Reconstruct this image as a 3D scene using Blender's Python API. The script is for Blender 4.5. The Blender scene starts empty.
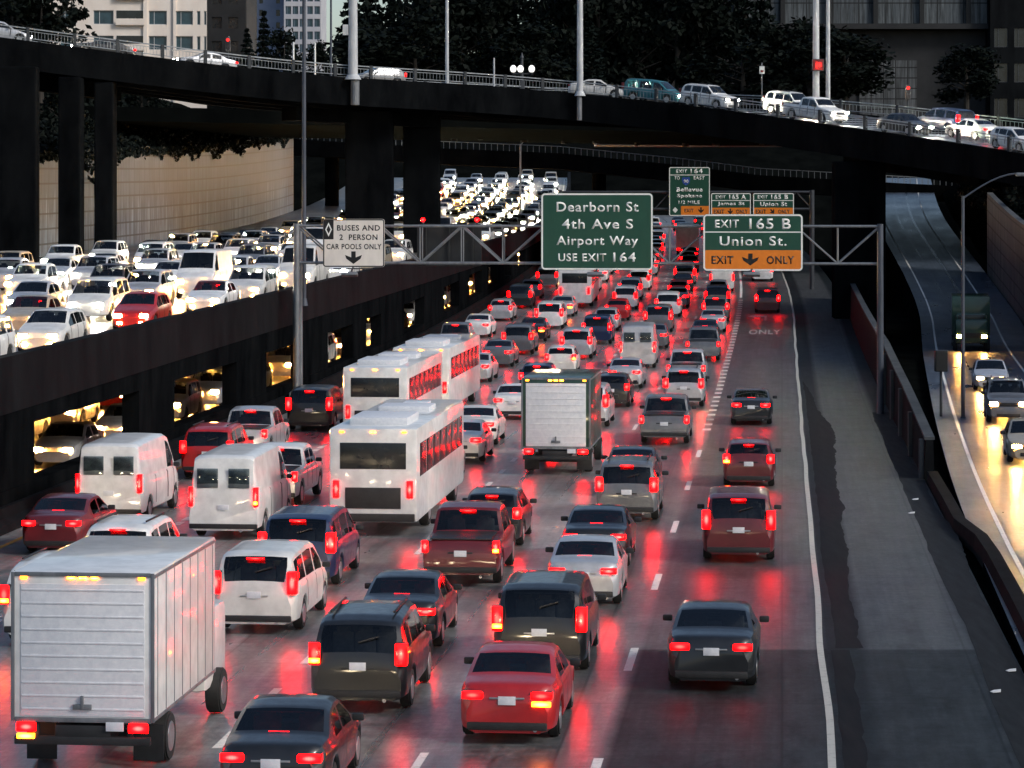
import bpy, bmesh, math, random
from mathutils import Vector, Matrix, noise as mnoise

SC = bpy.context.scene
COL = SC.collection
rnd = random.Random(11)

# ------------------------------------------------------------------ camera
CAM_H = 9.6          # camera height above the freeway (a bridge over it)
F = 2880.0           # focal length in pixels of a 1024 wide picture
cam_data = bpy.data.cameras.new("camera")
cam_data.sensor_width = 36.0
cam_data.lens = 36.0 * F / 1024.0
cam_data.shift_y = -184.0 / 1024.0
cam_data.clip_start = 0.5
cam_data.clip_end = 6000.0
cam = bpy.data.objects.new("camera", cam_data)
COL.objects.link(cam)
cam.location = (0, 0, CAM_H)
cam.rotation_euler = (math.radians(90), 0, 0)
SC.camera = cam

# ------------------------------------------------------------------ sky, sun, exposure
SUN_DIR = Vector((0.76, -0.46, 0.60)).normalized()     # towards the sun
world = bpy.data.worlds.new("World")
SC.world = world
world.use_nodes = True
wn = world.node_tree
bg = wn.nodes["Background"]
sky = wn.nodes.new("ShaderNodeTexSky")
sky.sky_type = 'NISHITA'
sky.sun_disc = False
sky.sun_elevation = math.asin(SUN_DIR.z)
sky.sun_rotation = math.atan2(SUN_DIR.x, SUN_DIR.y)
sky.air_density = 1.0
sky.dust_density = 1.5
sky.ozone_density = 1.0
wn.links.new(sky.outputs[0], bg.inputs[0])
bg.inputs[1].default_value = 0.095

sun_data = bpy.data.lights.new("sun", 'SUN')
sun_data.energy = 1.6
sun_data.angle = math.radians(14)
sun_data.color = (1.0, 0.96, 0.91)
sun = bpy.data.objects.new("sun", sun_data)
COL.objects.link(sun)
sun.rotation_euler = SUN_DIR.to_track_quat('Z', 'Y').to_euler()

SC.view_settings.view_transform = 'Standard'
SC.view_settings.look = 'None'
SC.view_settings.gamma = 1.0
SC.view_settings.exposure = 0.4
SC.cycles.max_bounces = 6
SC.cycles.diffuse_bounces = 3
SC.cycles.glossy_bounces = 3
SC.cycles.transmission_bounces = 3
SC.cycles.sample_clamp_indirect = 6.0
SC.cycles.use_denoising = True

# ------------------------------------------------------------------ material helpers
def new_mat(name):
    m = bpy.data.materials.new(name)
    m.use_nodes = True
    nt = m.node_tree
    b = nt.nodes["Principled BSDF"]
    return m, nt, b

def ramp(nt, fac, stops):
    r = nt.nodes.new("ShaderNodeValToRGB")
    e = r.color_ramp.elements
    e[0].position, e[0].color = stops[0][0], (*stops[0][1], 1)
    e[1].position, e[1].color = stops[-1][0], (*stops[-1][1], 1)
    for p, c in stops[1:-1]:
        x = e.new(p); x.color = (*c, 1)
    nt.links.new(fac, r.inputs[0])
    return r.outputs[0]

def noise(nt, vec, scale, detail=4, rough=0.6, mapping=None):
    n = nt.nodes.new("ShaderNodeTexNoise")
    n.inputs["Scale"].default_value = scale
    n.inputs["Detail"].default_value = detail
    n.inputs["Roughness"].default_value = rough
    if mapping:
        mp = nt.nodes.new("ShaderNodeMapping")
        mp.inputs["Scale"].default_value = mapping
        nt.links.new(vec, mp.inputs[0]); vec = mp.outputs[0]
    nt.links.new(vec, n.inputs["Vector"])
    return n.outputs["Fac"]

def coords(nt, kind="Object"):
    return nt.nodes.new("ShaderNodeTexCoord").outputs[kind]

def mix(nt, a, b, fac, blend='MIX'):
    m = nt.nodes.new("ShaderNodeMix"); m.data_type = 'RGBA'; m.blend_type = blend
    for sock, v in ((m.inputs[0], fac), (m.inputs[6], a), (m.inputs[7], b)):
        if hasattr(v, "is_linked"): nt.links.new(v, sock)
        elif isinstance(v, (int, float)): sock.default_value = v
        else: sock.default_value = (*v, 1)
    return m.outputs[2]

def mathn(nt, op, a, b=None, clamp=False):
    m = nt.nodes.new("ShaderNodeMath"); m.operation = op; m.use_clamp = clamp
    for i, v in enumerate((a, b)):
        if v is None: continue
        if hasattr(v, "is_linked"): nt.links.new(v, m.inputs[i])
        else: m.inputs[i].default_value = v
    return m.outputs[0]

def bump(nt, b, height, strength=0.3, dist=0.02):
    n = nt.nodes.new("ShaderNodeBump")
    n.inputs["Strength"].default_value = strength
    n.inputs["Distance"].default_value = dist
    nt.links.new(height, n.inputs["Height"])
    nt.links.new(n.outputs[0], b.inputs["Normal"])

def mottled(name, c0, c1, scale=1.5, rough=0.8, mapping=None, metal=0.0, bmp=0.2, spec=0.5, rough2=None):
    m, nt, b = new_mat(name)
    v = coords(nt)
    f = noise(nt, v, scale, 6, 0.65, mapping)
    nt.links.new(ramp(nt, f, [(0.3, c0), (0.7, c1)]), b.inputs["Base Color"])
    b.inputs["Roughness"].default_value = rough
    if rough2 is not None:
        nt.links.new(ramp(nt, noise(nt, v, scale * 2.3, 3), [(0.35, (rough,) * 3), (0.65, (rough2,) * 3)]), b.inputs["Roughness"])
    b.inputs["Metallic"].default_value = metal
    b.inputs["Specular IOR Level"].default_value = spec
    if bmp:
        bump(nt, b, noise(nt, v, scale * 9, 4), bmp, 0.02)
    return m

def lamp_mat(name, col, strength, base=(0.1, 0.02, 0.02), core=None):
    """a lamp lens: dimmer rim, hot bulb in the middle, ribs across the lens"""
    m, nt, b = new_mat(name)
    b.inputs["Base Color"].default_value = (*base, 1)
    b.inputs["Roughness"].default_value = 0.15
    g = coords(nt, "Generated")
    d = nt.nodes.new("ShaderNodeVectorMath"); d.operation = 'DISTANCE'; d.inputs[1].default_value = (.5, .5, .5)
    fl = nt.nodes.new("ShaderNodeVectorMath"); fl.operation = 'MULTIPLY_ADD'
    fl.inputs[1].default_value = (1, 0, 1); fl.inputs[2].default_value = (0, .5, 0)
    nt.links.new(g, fl.inputs[0]); nt.links.new(fl.outputs[0], d.inputs[0])
    mr = nt.nodes.new("ShaderNodeMapRange"); mr.interpolation_type = 'SMOOTHSTEP'
    mr.inputs[1].default_value = .08; mr.inputs[2].default_value = .52
    mr.inputs[3].default_value = 2.4; mr.inputs[4].default_value = 0.32
    nt.links.new(d.outputs["Value"], mr.inputs[0])
    wv = nt.nodes.new("ShaderNodeTexWave"); wv.inputs["Scale"].default_value = 5.0; wv.bands_direction = 'X'
    nt.links.new(g, wv.inputs["Vector"])
    rib = mathn(nt, 'MULTIPLY_ADD', wv.outputs["Fac"], .5); rib.node.inputs[2].default_value = .7
    st = mathn(nt, 'MULTIPLY', mathn(nt, 'MULTIPLY', mr.outputs[0], rib), strength)
    nt.links.new(st, b.inputs["Emission Strength"])
    if core:
        c = nt.nodes.new("ShaderNodeMapRange"); c.inputs[1].default_value = .10; c.inputs[2].default_value = .30
        c.inputs[3].default_value = 1; c.inputs[4].default_value = 0
        nt.links.new(d.outputs["Value"], c.inputs[0])
        nt.links.new(mix(nt, col, core, c.outputs[0]), b.inputs["Emission Color"])
    else: b.inputs["Emission Color"].default_value = (*col, 1)
    return m

def car_paint(name, c, metal=0.0, rough=0.32):
    m, nt, b = new_mat(name)
    v = coords(nt)
    f = noise(nt, v, 2.2, 5, 0.6)
    d = tuple(x * 0.78 for x in c)
    nt.links.new(ramp(nt, f, [(0.35, d), (0.65, c)]), b.inputs["Base Color"])
    nt.links.new(ramp(nt, noise(nt, v, 5.0, 3), [(0.3, (rough,) * 3), (0.75, (rough + 0.16,) * 3)]), b.inputs["Roughness"])
    b.inputs["Metallic"].default_value = metal
    b.inputs["Coat Weight"].default_value = 0.6
    b.inputs["Coat Roughness"].default_value = 0.08
    return m

M = {}
PAINTS = {
    'white': car_paint('white_paint', (0.82, 0.82, 0.80)),
    'pearl white': car_paint('pearl_paint', (0.74, 0.73, 0.69)),
    'silver': car_paint('silver_paint', (0.52, 0.53, 0.55), 0.35),
    'grey': car_paint('grey_paint', (0.16, 0.165, 0.175), 0.3),
    'black': car_paint('black_paint', (0.010, 0.011, 0.013)),
    'dark blue': car_paint('blue_paint', (0.012, 0.025, 0.075), 0.1),
    'red': car_paint('red_paint', (0.42, 0.012, 0.014)),
    'dark red': car_paint('maroon_paint', (0.12, 0.010, 0.014)),
    'dark green': car_paint('green_paint', (0.012, 0.05, 0.032), 0.1),
    'beige': car_paint('beige_paint', (0.45, 0.38, 0.28), 0.15),
    'teal': car_paint('teal_paint', (0.02, 0.16, 0.19), 0.1),
}
PAINT_SLOT = PAINTS['white']
def tinted_glass(name, tint, rough):
    m, nt, b = new_mat(name)
    out = nt.nodes["Material Output"]
    tr = nt.nodes.new("ShaderNodeBsdfTransparent"); gl = nt.nodes.new("ShaderNodeBsdfGlossy")
    fr = nt.nodes.new("ShaderNodeFresnel"); fr.inputs[0].default_value = 1.5
    f = noise(nt, coords(nt), 3.0, 3)
    nt.links.new(ramp(nt, f, [(.3, tuple(t * .75 for t in tint)), (.7, tint)]), tr.inputs[0])
    gl.inputs["Roughness"].default_value = rough; gl.inputs[0].default_value = (.9, .95, 1, 1)
    mx = nt.nodes.new("ShaderNodeMixShader")
    nt.links.new(fr.outputs[0], mx.inputs[0]); nt.links.new(tr.outputs[0], mx.inputs[1]); nt.links.new(gl.outputs[0], mx.inputs[2])
    nt.links.new(mx.outputs[0], out.inputs[0]); nt.nodes.remove(b); return m
M['glass'] = tinted_glass('tinted_glass', (0.60, 0.65, 0.67), 0.03)
M['bus_glass'] = mottled('dark_glass', (0.006, 0.008, 0.010), (0.014, 0.017, 0.02), 2, 0.22, bmp=0)
M['cloth'] = mottled('seat_cloth', (0.03, 0.03, 0.033), (0.09, 0.085, 0.085), 5, 0.9)
M['tyre'] = mottled('rubber', (0.012, 0.012, 0.012), (0.028, 0.027, 0.026), 6, 0.85)
M['rim'] = mottled('alloy', (0.35, 0.35, 0.36), (0.55, 0.55, 0.56), 6, 0.3, metal=0.8, bmp=0)
M['trim'] = mottled('black_trim', (0.010, 0.010, 0.011), (0.022, 0.022, 0.023), 5, 0.55)
M['plate'] = mottled('plate_white', (0.6, 0.62, 0.66), (0.75, 0.76, 0.78), 9, 0.5)
M['tail'] = lamp_mat('tail_lamp', (1.0, 0.0002, 0.0004), 56, (.03, .002, .002), (1.0, .0026, .0022))
M['tail_dim'] = lamp_mat('tail_lamp_soft', (1.0, 0.0006, 0.001), 22, (.03, .002, .002), (1.0, .004, .003))
M['amber'] = lamp_mat('amber_lamp', (1.0, 0.22, 0.008), 34, (0.2, 0.08, 0.01))
M['head_ahead'] = lamp_mat('head_lamp_low', (1.0, 0.78, 0.48), 60, (0.6, 0.6, 0.6))
M['head_ramp'] = lamp_mat('head_lamp_amber', (1.0, 0.46, 0.10), 600, (0.6, 0.5, 0.4))
M['head'] = lamp_mat('head_lamp', (1.0, 0.88, 0.68), 1700, (0.6, 0.6, 0.6))
M['head_warm'] = lamp_mat('head_lamp_warm', (1.0, 0.42, 0.08), 1500, (0.6, 0.5, 0.4))

# ------------------------------------------------------------------ object helpers
def tag(o, label=None, cat=None, group=None, kind=None):
    if label: o['label'] = label
    if cat: o['category'] = cat
    if group: o['group'] = group
    if kind: o['kind'] = kind
    return o

def thing(name, label, cat, loc=(0, 0, 0), rz=0.0, group=None):
    o = bpy.data.objects.new(name, None)
    o.empty_display_size = 0.2
    COL.objects.link(o)
    o.location = loc
    o.rotation_euler = (0, 0, rz)
    return tag(o, label, cat, group)

class MB:
    """collects shapes and links them as one mesh object"""
    def __init__(s): s.bm = bmesh.new()
    def box(s, c, d, bevel=0.0, rot=None):
        r = bmesh.ops.create_cube(s.bm, size=1.0)
        vs = r['verts']
        for v in vs: v.co = Vector((v.co.x * d[0], v.co.y * d[1], v.co.z * d[2]))
        if bevel:
            es = list({e for v in vs for e in v.link_edges})
            g = bmesh.ops.bevel(s.bm, geom=es, offset=bevel, segments=2, affect='EDGES', profile=0.6)
            vs = list({v for f in g['faces'] for v in f.verts} | {v for v in vs if v.is_valid})
        mx = Matrix.Translation(Vector(c))
        if rot is not None: mx = mx @ rot.to_4x4()
        bmesh.ops.transform(s.bm, matrix=mx, verts=vs)
        return s
    def tube(s, a, b, r, r2=None, seg=10):
        a, b = Vector(a), Vector(b)
        d = b - a
        q = d.to_track_quat('Z', 'Y').to_matrix().to_4x4()
        bmesh.ops.create_cone(s.bm, cap_ends=True, segments=seg, radius1=r, radius2=r if r2 is None else r2,
                              depth=d.length, matrix=Matrix.Translation((a + b) / 2) @ q)
        return s
    def bar(s, a, b, w, h):
        a, b = Vector(a), Vector(b)
        d = b - a
        q = d.to_track_quat('Y', 'Z').to_matrix()
        return s.box((a + b) / 2, (w, d.length, h), 0, q)
    def sphere(s, c, r, seg=12, sc=(1, 1, 1)):
        mx = Matrix.Translation(Vector(c)) @ Matrix.Diagonal((sc[0], sc[1], sc[2], 1))
        bmesh.ops.create_uvsphere(s.bm, u_segments=seg, v_segments=max(6, seg // 2), radius=r, matrix=mx)
        return s
    def face(s, pts):
        s.bm.faces.new([s.bm.verts.new(p) for p in pts]); return s
    def prism(s, poly, d):
        """closed polygon (3d points) pushed along vector d"""
        d = Vector(d)
        a = [s.bm.verts.new(p) for p in poly]
        b = [s.bm.verts.new(Vector(p) + d) for p in poly]
        s.bm.faces.new(a); s.bm.faces.new(list(reversed(b)))
        n = len(a)
        for i in range(n):
            s.bm.faces.new((a[i], b[i], b[(i + 1) % n], a[(i + 1) % n]))
        return s
    def sweep(s, rings, close=True, caps=True):
        vs = [[s.bm.verts.new(p) for p in r] for r in rings]
        n = len(vs[0])
        for i in range(len(vs) - 1):
            for j in range(n if close else n - 1):
                k = (j + 1) % n
                s.bm.faces.new((vs[i][j], vs[i][k], vs[i + 1][k], vs[i + 1][j]))
        if caps and close:
            s.bm.faces.new(list(reversed(vs[0]))); s.bm.faces.new(vs[-1])
        return s
    def mesh(s, name, mat, smooth=False, normals=True):
        if normals: bmesh.ops.recalc_face_normals(s.bm, faces=s.bm.faces)
        me = bpy.data.meshes.new(name)
        s.bm.to_mesh(me); s.bm.free()
        if mat: me.materials.append(mat)
        if smooth:
            me.polygons.foreach_set("use_smooth", [True] * len(me.polygons))
            me.set_sharp_from_angle(angle=math.radians(38))
        return me
    def build(s, name, mat, parent=None, smooth=False, normals=True):
        o = bpy.data.objects.new(name, s.mesh(name, mat, smooth, normals))
        COL.objects.link(o)
        if parent: o.parent = parent
        return o

def interp(x, pts):
    if x <= pts[0][0]: return pts[0][1]
    for (a, fa), (b, fb) in zip(pts, pts[1:]):
        if x <= b: return fa + (fb - fa) * (x - a) / (b - a)
    return pts[-1][1]

def smoothed(x, pts, w):
    return sum(interp(x + w * k, pts) for k in (-1, -0.5, 0, 0.5, 1)) / 5.0

def px(x, y, Y):
    """a point seen at pixel (x, y) standing Y metres away along the view axis"""
    return Vector(((x - 512) * Y / F, Y, CAM_H - (y - 200) * Y / F))

# ------------------------------------------------------------------ the freeway's line
TAN = 270.0 / F
def road_c(Y): return 0.0 if Y < 200 else -0.00016 * (Y - 200) ** 2
def road_e(Y):
    if Y < 120: return 0.0
    if Y < 200: return 0.5 * 0.0003 * (Y - 120) ** 2
    return 0.96 + 0.024 * (Y - 200)
def R(lat, Y, dz=0.0):
    return Vector((TAN * Y + lat + road_c(Y), Y, road_e(Y) + dz))
def heading(Y):
    d = TAN + (road_c(Y + 1) - road_c(Y - 1)) / 2
    return -math.atan(d)                  # rotation about z that turns +y along the road
def deck_z(Y):
    z = 3.2 + 0.01 * Y
    return z + (0.00015 * (Y - 250) ** 2 if Y > 250 else 0)
def D(lat, Y, dz=0.0):
    return Vector((TAN * Y + lat + road_c(Y), Y, deck_z(Y) + dz))

LINES = [-21.6, -17.9, -13.7, -9.9, -6.2, -3.15, 0.85]

# ------------------------------------------------------------------ setting: road material
def road_material(name, c_dry, c_track, patch=None, r0=0.42, r1=0.17):
    m, nt, b = new_mat(name)
    uv = coords(nt, "UV")
    big = noise(nt, uv, 0.16, 5, 0.6, (1.0, 0.35, 1))
    mid = noise(nt, uv, 1.3, 6, 0.7, (1.0, 0.4, 1))
    fine = noise(nt, uv, 28, 3, 0.6)
    at = nt.nodes.new("ShaderNodeAttribute"); at.attribute_name = "wear"
    wear = mathn(nt, 'MULTIPLY', at.outputs["Fac"], mathn(nt, 'MULTIPLY_ADD', big, 1.4), True)
    wear.node.inputs[1].links[0].from_node.inputs[2].default_value = -0.05
    base = mix(nt, c_dry, c_track, wear)
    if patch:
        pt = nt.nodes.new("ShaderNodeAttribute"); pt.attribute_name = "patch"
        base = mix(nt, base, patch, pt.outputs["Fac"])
    st = ramp(nt, mid, [(0.28, (0.42,) * 3), (0.5, (1.0,) * 3), (0.72, (1.4,) * 3)])
    base = mix(nt, base, st, 1.0, 'MULTIPLY')
    base = mix(nt, base, ramp(nt, fine, [(0.3, (0.72,) * 3), (0.7, (1.2,) * 3)]), 1.0, 'MULTIPLY')
    for sc_, mp_, lo, hi in ((6.5, (1, .55, 1), .62, 1.34), (1.0, (5.0, .10, 1), .66, 1.22), (1.0, (.22, 4.5, 1), .74, 1.2)):
        base = mix(nt, base, ramp(nt, noise(nt, uv, sc_, 5, .7, mp_), [(0.3, (lo,) * 3), (0.7, (hi,) * 3)]), 1.0, 'MULTIPLY')
    # slab joints and crack sealing
    br = nt.nodes.new("ShaderNodeTexBrick")
    br.offset = 0.0
    br.inputs["Color1"].default_value = (1, 1, 1, 1); br.inputs["Color2"].default_value = (0.86, 0.86, 0.86, 1)
    br.inputs["Mortar"].default_value = (0.35, 0.35, 0.35, 1)
    br.inputs["Scale"].default_value = 1.0
    br.inputs["Brick Width"].default_value = 3.9; br.inputs["Row Height"].default_value = 6.1
    br.inputs["Mortar Size"].default_value = 0.03; br.inputs["Mortar Smooth"].default_value = 0.3
    nt.links.new(uv, br.inputs["Vector"])
    base = mix(nt, base, br.outputs["Color"], 0.7, 'MULTIPLY')
    vo = nt.nodes.new("ShaderNodeTexVoronoi"); vo.feature = 'DISTANCE_TO_EDGE'
    vo.inputs["Scale"].default_value = 0.22
    wv = nt.nodes.new("ShaderNodeVectorMath"); wv.operation = 'ADD'
    nz = nt.nodes.new("ShaderNodeTexNoise"); nz.inputs["Scale"].default_value = 1.1
    nt.links.new(uv, nz.inputs["Vector"]); nt.links.new(uv, wv.inputs[0]); nt.links.new(nz.outputs["Color"], wv.inputs[1])
    nt.links.new(wv.outputs[0], vo.inputs["Vector"])
    crack = ramp(nt, vo.outputs["Distance"], [(0.0, (0.45,) * 3), (0.010, (1.0,) * 3)])
    base = mix(nt, base, crack, 0.6, 'MULTIPLY')
    nt.links.new(base, b.inputs["Base Color"])
    wet = noise(nt, uv, 0.35, 5, 0.65, (1.0, 0.3, 1))
    wetm = mathn(nt, 'MULTIPLY_ADD', wet, 1.3, True); wetm.node.inputs[2].default_value = -0.25
    ww = mathn(nt, 'MAXIMUM', wear, wetm, True)
    ro = nt.nodes.new("ShaderNodeMapRange")
    ro.inputs[3].default_value = r0; ro.inputs[4].default_value = r1
    nt.links.new(ww, ro.inputs[0])
    rs = ro.outputs[0]
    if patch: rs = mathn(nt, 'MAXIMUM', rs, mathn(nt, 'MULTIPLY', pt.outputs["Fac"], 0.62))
    nt.links.new(rs, b.inputs["Roughness"])
    b.inputs["Specular IOR Level"].default_value = 0.5
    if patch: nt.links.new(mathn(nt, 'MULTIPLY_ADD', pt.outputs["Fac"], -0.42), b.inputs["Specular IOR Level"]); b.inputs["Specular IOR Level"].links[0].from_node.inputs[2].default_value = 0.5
    h = mathn(nt, 'ADD', mathn(nt, 'MULTIPLY', fine, 0.5), noise(nt, uv, 5.0, 4, 0.6, (0.35, 2.2, 1)))
    bump(nt, b, h, 0.10, 0.02)
    return m

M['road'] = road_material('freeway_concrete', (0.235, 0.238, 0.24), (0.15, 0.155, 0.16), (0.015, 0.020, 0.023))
M['deck_road'] = road_material('deck_concrete', (0.12, 0.115, 0.11), (0.07, 0.07, 0.07), (0.05, 0.05, 0.05))
M['ramp_road'] = road_material('ramp_asphalt', (0.085, 0.11, 0.15), (0.06, 0.08, 0.115), (0.04, 0.05, 0.06))

def strip(name, fn, lats, Ys, mat, wear=None, patch=None, kind='structure'):
    bm = bmesh.new()
    uvl = bm.loops.layers.uv.new("UVMap")
    grid = [[bm.verts.new(fn(l, Y)) for l in lats] for Y in Ys]
    for i in range(len(Ys) - 1):
        for j in range(len(lats) - 1):
            f = bm.faces.new((grid[i][j], grid[i][j + 1], grid[i + 1][j + 1], grid[i + 1][j]))
            for lp, (a, b) in zip(f.loops, ((i, j), (i, j + 1), (i + 1, j + 1), (i + 1, j))):
                lp[uvl].uv = (lats[b], Ys[a])
    me = bpy.data.meshes.new(name)
    bm.to_mesh(me); bm.free()
    for nm, g in (("wear", wear), ("patch", patch)):
        a = me.attributes.new(nm, 'FLOAT', 'POINT')
        vals = [(g(l, Y) if g else 0.0) for Y in Ys for l in lats]
        a.data.foreach_set("value", vals)
    me.materials.append(mat)
    o = bpy.data.objects.new(name, me); COL.objects.link(o)
    tag(o, kind=kind)
    return o

def frange(a, b, s):
    n = max(1, int(round((b - a) / s)))
    return [a + (b - a) * i / n for i in range(n + 1)]

# ground: one sheet to the horizon
M['soil'] = mottled('dark_soil', (0.002, 0.0025, 0.0025), (0.006, 0.007, 0.0065), 0.25, 0.9, spec=0)
g = MB()
g.face([(-2500, -200, -0.35), (2500, -200, -0.35), (2500, 5000, -0.35), (-2500, 5000, -0.35)])
tag(g.build('ground', M['soil']), kind='structure')

CENTRES = [-19.75, -15.8, -11.8, -8.05, -4.7, -1.15]
def wear_fn(lat, Y):
    w = 0.0
    for c in CENTRES:
        d = abs(abs(lat - c) - 0.85)
        w = max(w, max(0.0, 1 - d / 0.55))
    return w
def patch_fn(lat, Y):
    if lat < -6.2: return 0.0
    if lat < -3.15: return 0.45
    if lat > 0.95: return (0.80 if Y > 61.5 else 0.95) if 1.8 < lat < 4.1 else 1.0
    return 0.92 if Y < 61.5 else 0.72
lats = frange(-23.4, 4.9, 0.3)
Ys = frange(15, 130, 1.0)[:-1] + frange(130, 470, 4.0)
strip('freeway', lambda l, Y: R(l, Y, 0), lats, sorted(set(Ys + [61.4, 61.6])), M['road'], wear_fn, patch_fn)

# dark wet tar along the right edge line
def ragged(name, l0, l1, y0, y1, mat, amp, seed, step=0.5, dz=0.004, fn=R, bulge=None):
    r = random.Random(seed)
    bm = bmesh.new(); prev = None
    for Y in frange(y0, y1, step):
        a = l0 + amp * mnoise.noise((Y * 0.07, seed, 0)) * 0.5 + .05 * mnoise.noise((Y * .5, seed, 5))
        b = l1 + amp * mnoise.noise((Y * 0.08, seed + 7, 0)) * 1.3 + .10 * mnoise.noise((Y * .45, seed, 9)) + .05 * mnoise.noise((Y * 1.7, seed, 4))
        if bulge: b += interp(Y, bulge)
        cur = (bm.verts.new(fn(a, Y, dz)), bm.verts.new(fn(b, Y, dz)))
        if prev: bm.faces.new((prev[0], prev[1], cur[1], cur[0]))
        prev = cur
    me = bpy.data.meshes.new(name); bm.to_mesh(me); bm.free(); me.materials.append(mat)
    o = bpy.data.objects.new(name, me); COL.objects.link(o)
    return tag(o, kind='structure')
M['tar'] = mottled('wet_tar', (0.005, 0.006, 0.007), (0.013, 0.014, 0.015), 2.0, 0.8, (2.5, 0.25, 1), bmp=0, spec=.1)
M['gutter'] = mottled('shoulder_dirt', (0.010, 0.012, 0.013), (0.024, 0.027, 0.030), 2.0, 0.85, (2.5, 0.25, 1), bmp=0, spec=.1)
ragged('tar_strip', 1.12, 1.72, 61.7, 150, M['tar'], 0.22, 3, bulge=[(84, 0), (90, .2), (94, .1), (104, .2), (116, .4), (128, .2), (138, -.2), (150, -.6)])
ragged('tar_strip', 1.06, 1.45, 46, 61.4, M['tar'], 0.15, 9)
ragged('shoulder_dirt_edge', 4.05, 4.88, 44, 130, M['gutter'], 0.25, 5)

# painted markings
def paint(name, c0, c1, keep=0.25):
    m, nt, b = new_mat(name)
    v = coords(nt)
    f = noise(nt, v, 5, 6, 0.75)
    nt.links.new(ramp(nt, f, [(keep, c0), (keep + 0.22, c1)]), b.inputs["Base Color"])
    b.inputs["Roughness"].default_value = 0.6
    return m
M['line_white'] = paint('white_line', (0.22, 0.22, 0.21), (0.72, 0.72, 0.68))
M['line_dull'] = paint('dull_white_line', (0.12, 0.12, 0.11), (0.46, 0.45, 0.40))
M['line_faint'] = paint('worn_white_line', (0.13, 0.13, 0.13), (0.5, 0.5, 0.48), 0.38)
M['line_yellow'] = paint('yellow_line', (0.16, 0.10, 0.03), (0.50, 0.27, 0.03))
def line(name, lat, y0, y1, w, mat, fn=R, dash=None, wob=0.0, dz=0.006):
    bm = bmesh.new()
    segs = [(y0, y1)] if not dash else []
    if dash:
        y = y0
        while y < y1:
            segs.append((y, min(y + dash[0], y1))); y += dash[1]
    lf = lat if callable(lat) else (lambda Y: lat)
    for a, b in segs:
        pr = None
        for Y in frange(a, b, 1.5 if not dash else 1.0):
            c = lf(Y) + wob * mnoise.noise((Y * 0.12, lf(60) , 2.0))
            cur = (bm.verts.new(fn(c - w / 2, Y, dz)), bm.verts.new(fn(c + w / 2, Y, dz)))
            if pr: bm.faces.new((pr[0], pr[1], cur[1], cur[0]))
            pr = cur
    me = bpy.data.meshes.new(name); bm.to_mesh(me); bm.free(); me.materials.append(mat)
    o = bpy.data.objects.new(name, me); COL.objects.link(o)
    return tag(o, kind='structure')
line('yellow_edge_line', -21.6, 20, 460, 0.16, M['line_yellow'])
line('white_edge_line', 0.85, 20, 460, 0.14, M['line_dull'], wob=0.06)
line('wide_lane_line', -17.9, 20, 460, 0.24, M['line_white'], dash=(0.9, 1.25))
line('dashed_lane_line', -13.7, 46.5, 460, 0.15, M['line_white'], dash=(3.0, 12.2))
line('dashed_lane_line', -9.9, 45.8, 460, 0.17, M['line_white'], dash=(1.6, 4.6))
line('dashed_lane_line', -6.2, 47.0, 460, 0.15, M['line_white'], dash=(3.0, 12.2))
line('dashed_lane_line', -3.15, 46.5, 118, 0.17, M['line_white'], dash=(3.0, 12.2))
line('wide_dotted_line', -3.15, 120, 230, 0.34, M['line_white'], dash=(0.9, 2.7))
line('white_lane_line', -3.15, 232, 460, 0.2, M['line_white'])
# car pool diamond, arrow and ONLY
def diamond(lat, Y0, L=4.4, W=0.95, t=0.2):
    m = MB()
    o = [(0, -L / 2), (W / 2, 0), (0, L / 2), (-W / 2, 0)]
    s = 1 - t / (W / 2) * 0.55
    for i in range(4):
        a, b = o[i], o[(i + 1) % 4]
        q = [(a[0], a[1]), (b[0], b[1]), (b[0] * s, b[1] * s), (a[0] * s, a[1] * s)]
        m.face([R(lat + x, Y0 + y, 0.006) for x, y in q])
    return tag(m.build('lane_diamond', M['line_white']), kind='structure')
diamond(-19.75, 86); diamond(-19.75, 172)
def text_verts(s, bold=0.012):
    cu = bpy.data.curves.new('lettering', 'FONT'); cu.body = s; cu.align_x = 'CENTER'; cu.align_y = 'CENTER'
    cu.offset = bold; cu.extrude = 0.0; cu.resolution_u = 4; cu.space_character = 1.12
    o = bpy.data.objects.new('lettering', cu); COL.objects.link(o)
    bpy.context.view_layer.update()
    dg = bpy.context.evaluated_depsgraph_get()
    me = bpy.data.meshes.new_from_object(o.evaluated_get(dg))
    COL.objects.unlink(o); bpy.data.objects.remove(o); bpy.data.curves.remove(cu)
    xs = [v.co.x for v in me.vertices]; ys = [v.co.y for v in me.vertices]
    return me, (min(xs), max(xs), min(ys), max(ys))
me, (a, b, c, d) = text_verts("ONLY", 0.02)
for v in me.vertices:
    v.co = R(-1.15 + ((v.co.x - a) / (b - a) - .5) * 2.1, 190 + ((v.co.y - c) / (d - c)) * 4.5, 0.012)
me.materials.append(M['line_faint'])
o = bpy.data.objects.new('lane_lettering', me); COL.objects.link(o); tag(o, kind='structure')
ar = MB()
ar.face([R(-1.25, 204, .012), R(-1.1, 204, .012), R(-1.1, 208, .012), R(-1.25, 208, .012)])
ar.face([R(-1.9, 208, .012), R(-1.1, 208.002, .012), R(-1.1, 209.2, .012), R(-1.9, 209.2, .012)])
ar.face([R(-1.9, 207, .012), R(-1.9, 210.2, .012), R(-2.5, 208.6, .012)])
tag(ar.build('lane_arrow', M['line_faint']), kind='structure')
# small litter on the shoulder
M['litter'] = mottled('litter', (0.5, 0.5, 0.5), (0.8, 0.8, 0.78), 8, 0.7)
M['sticker'] = M['tar']

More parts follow.
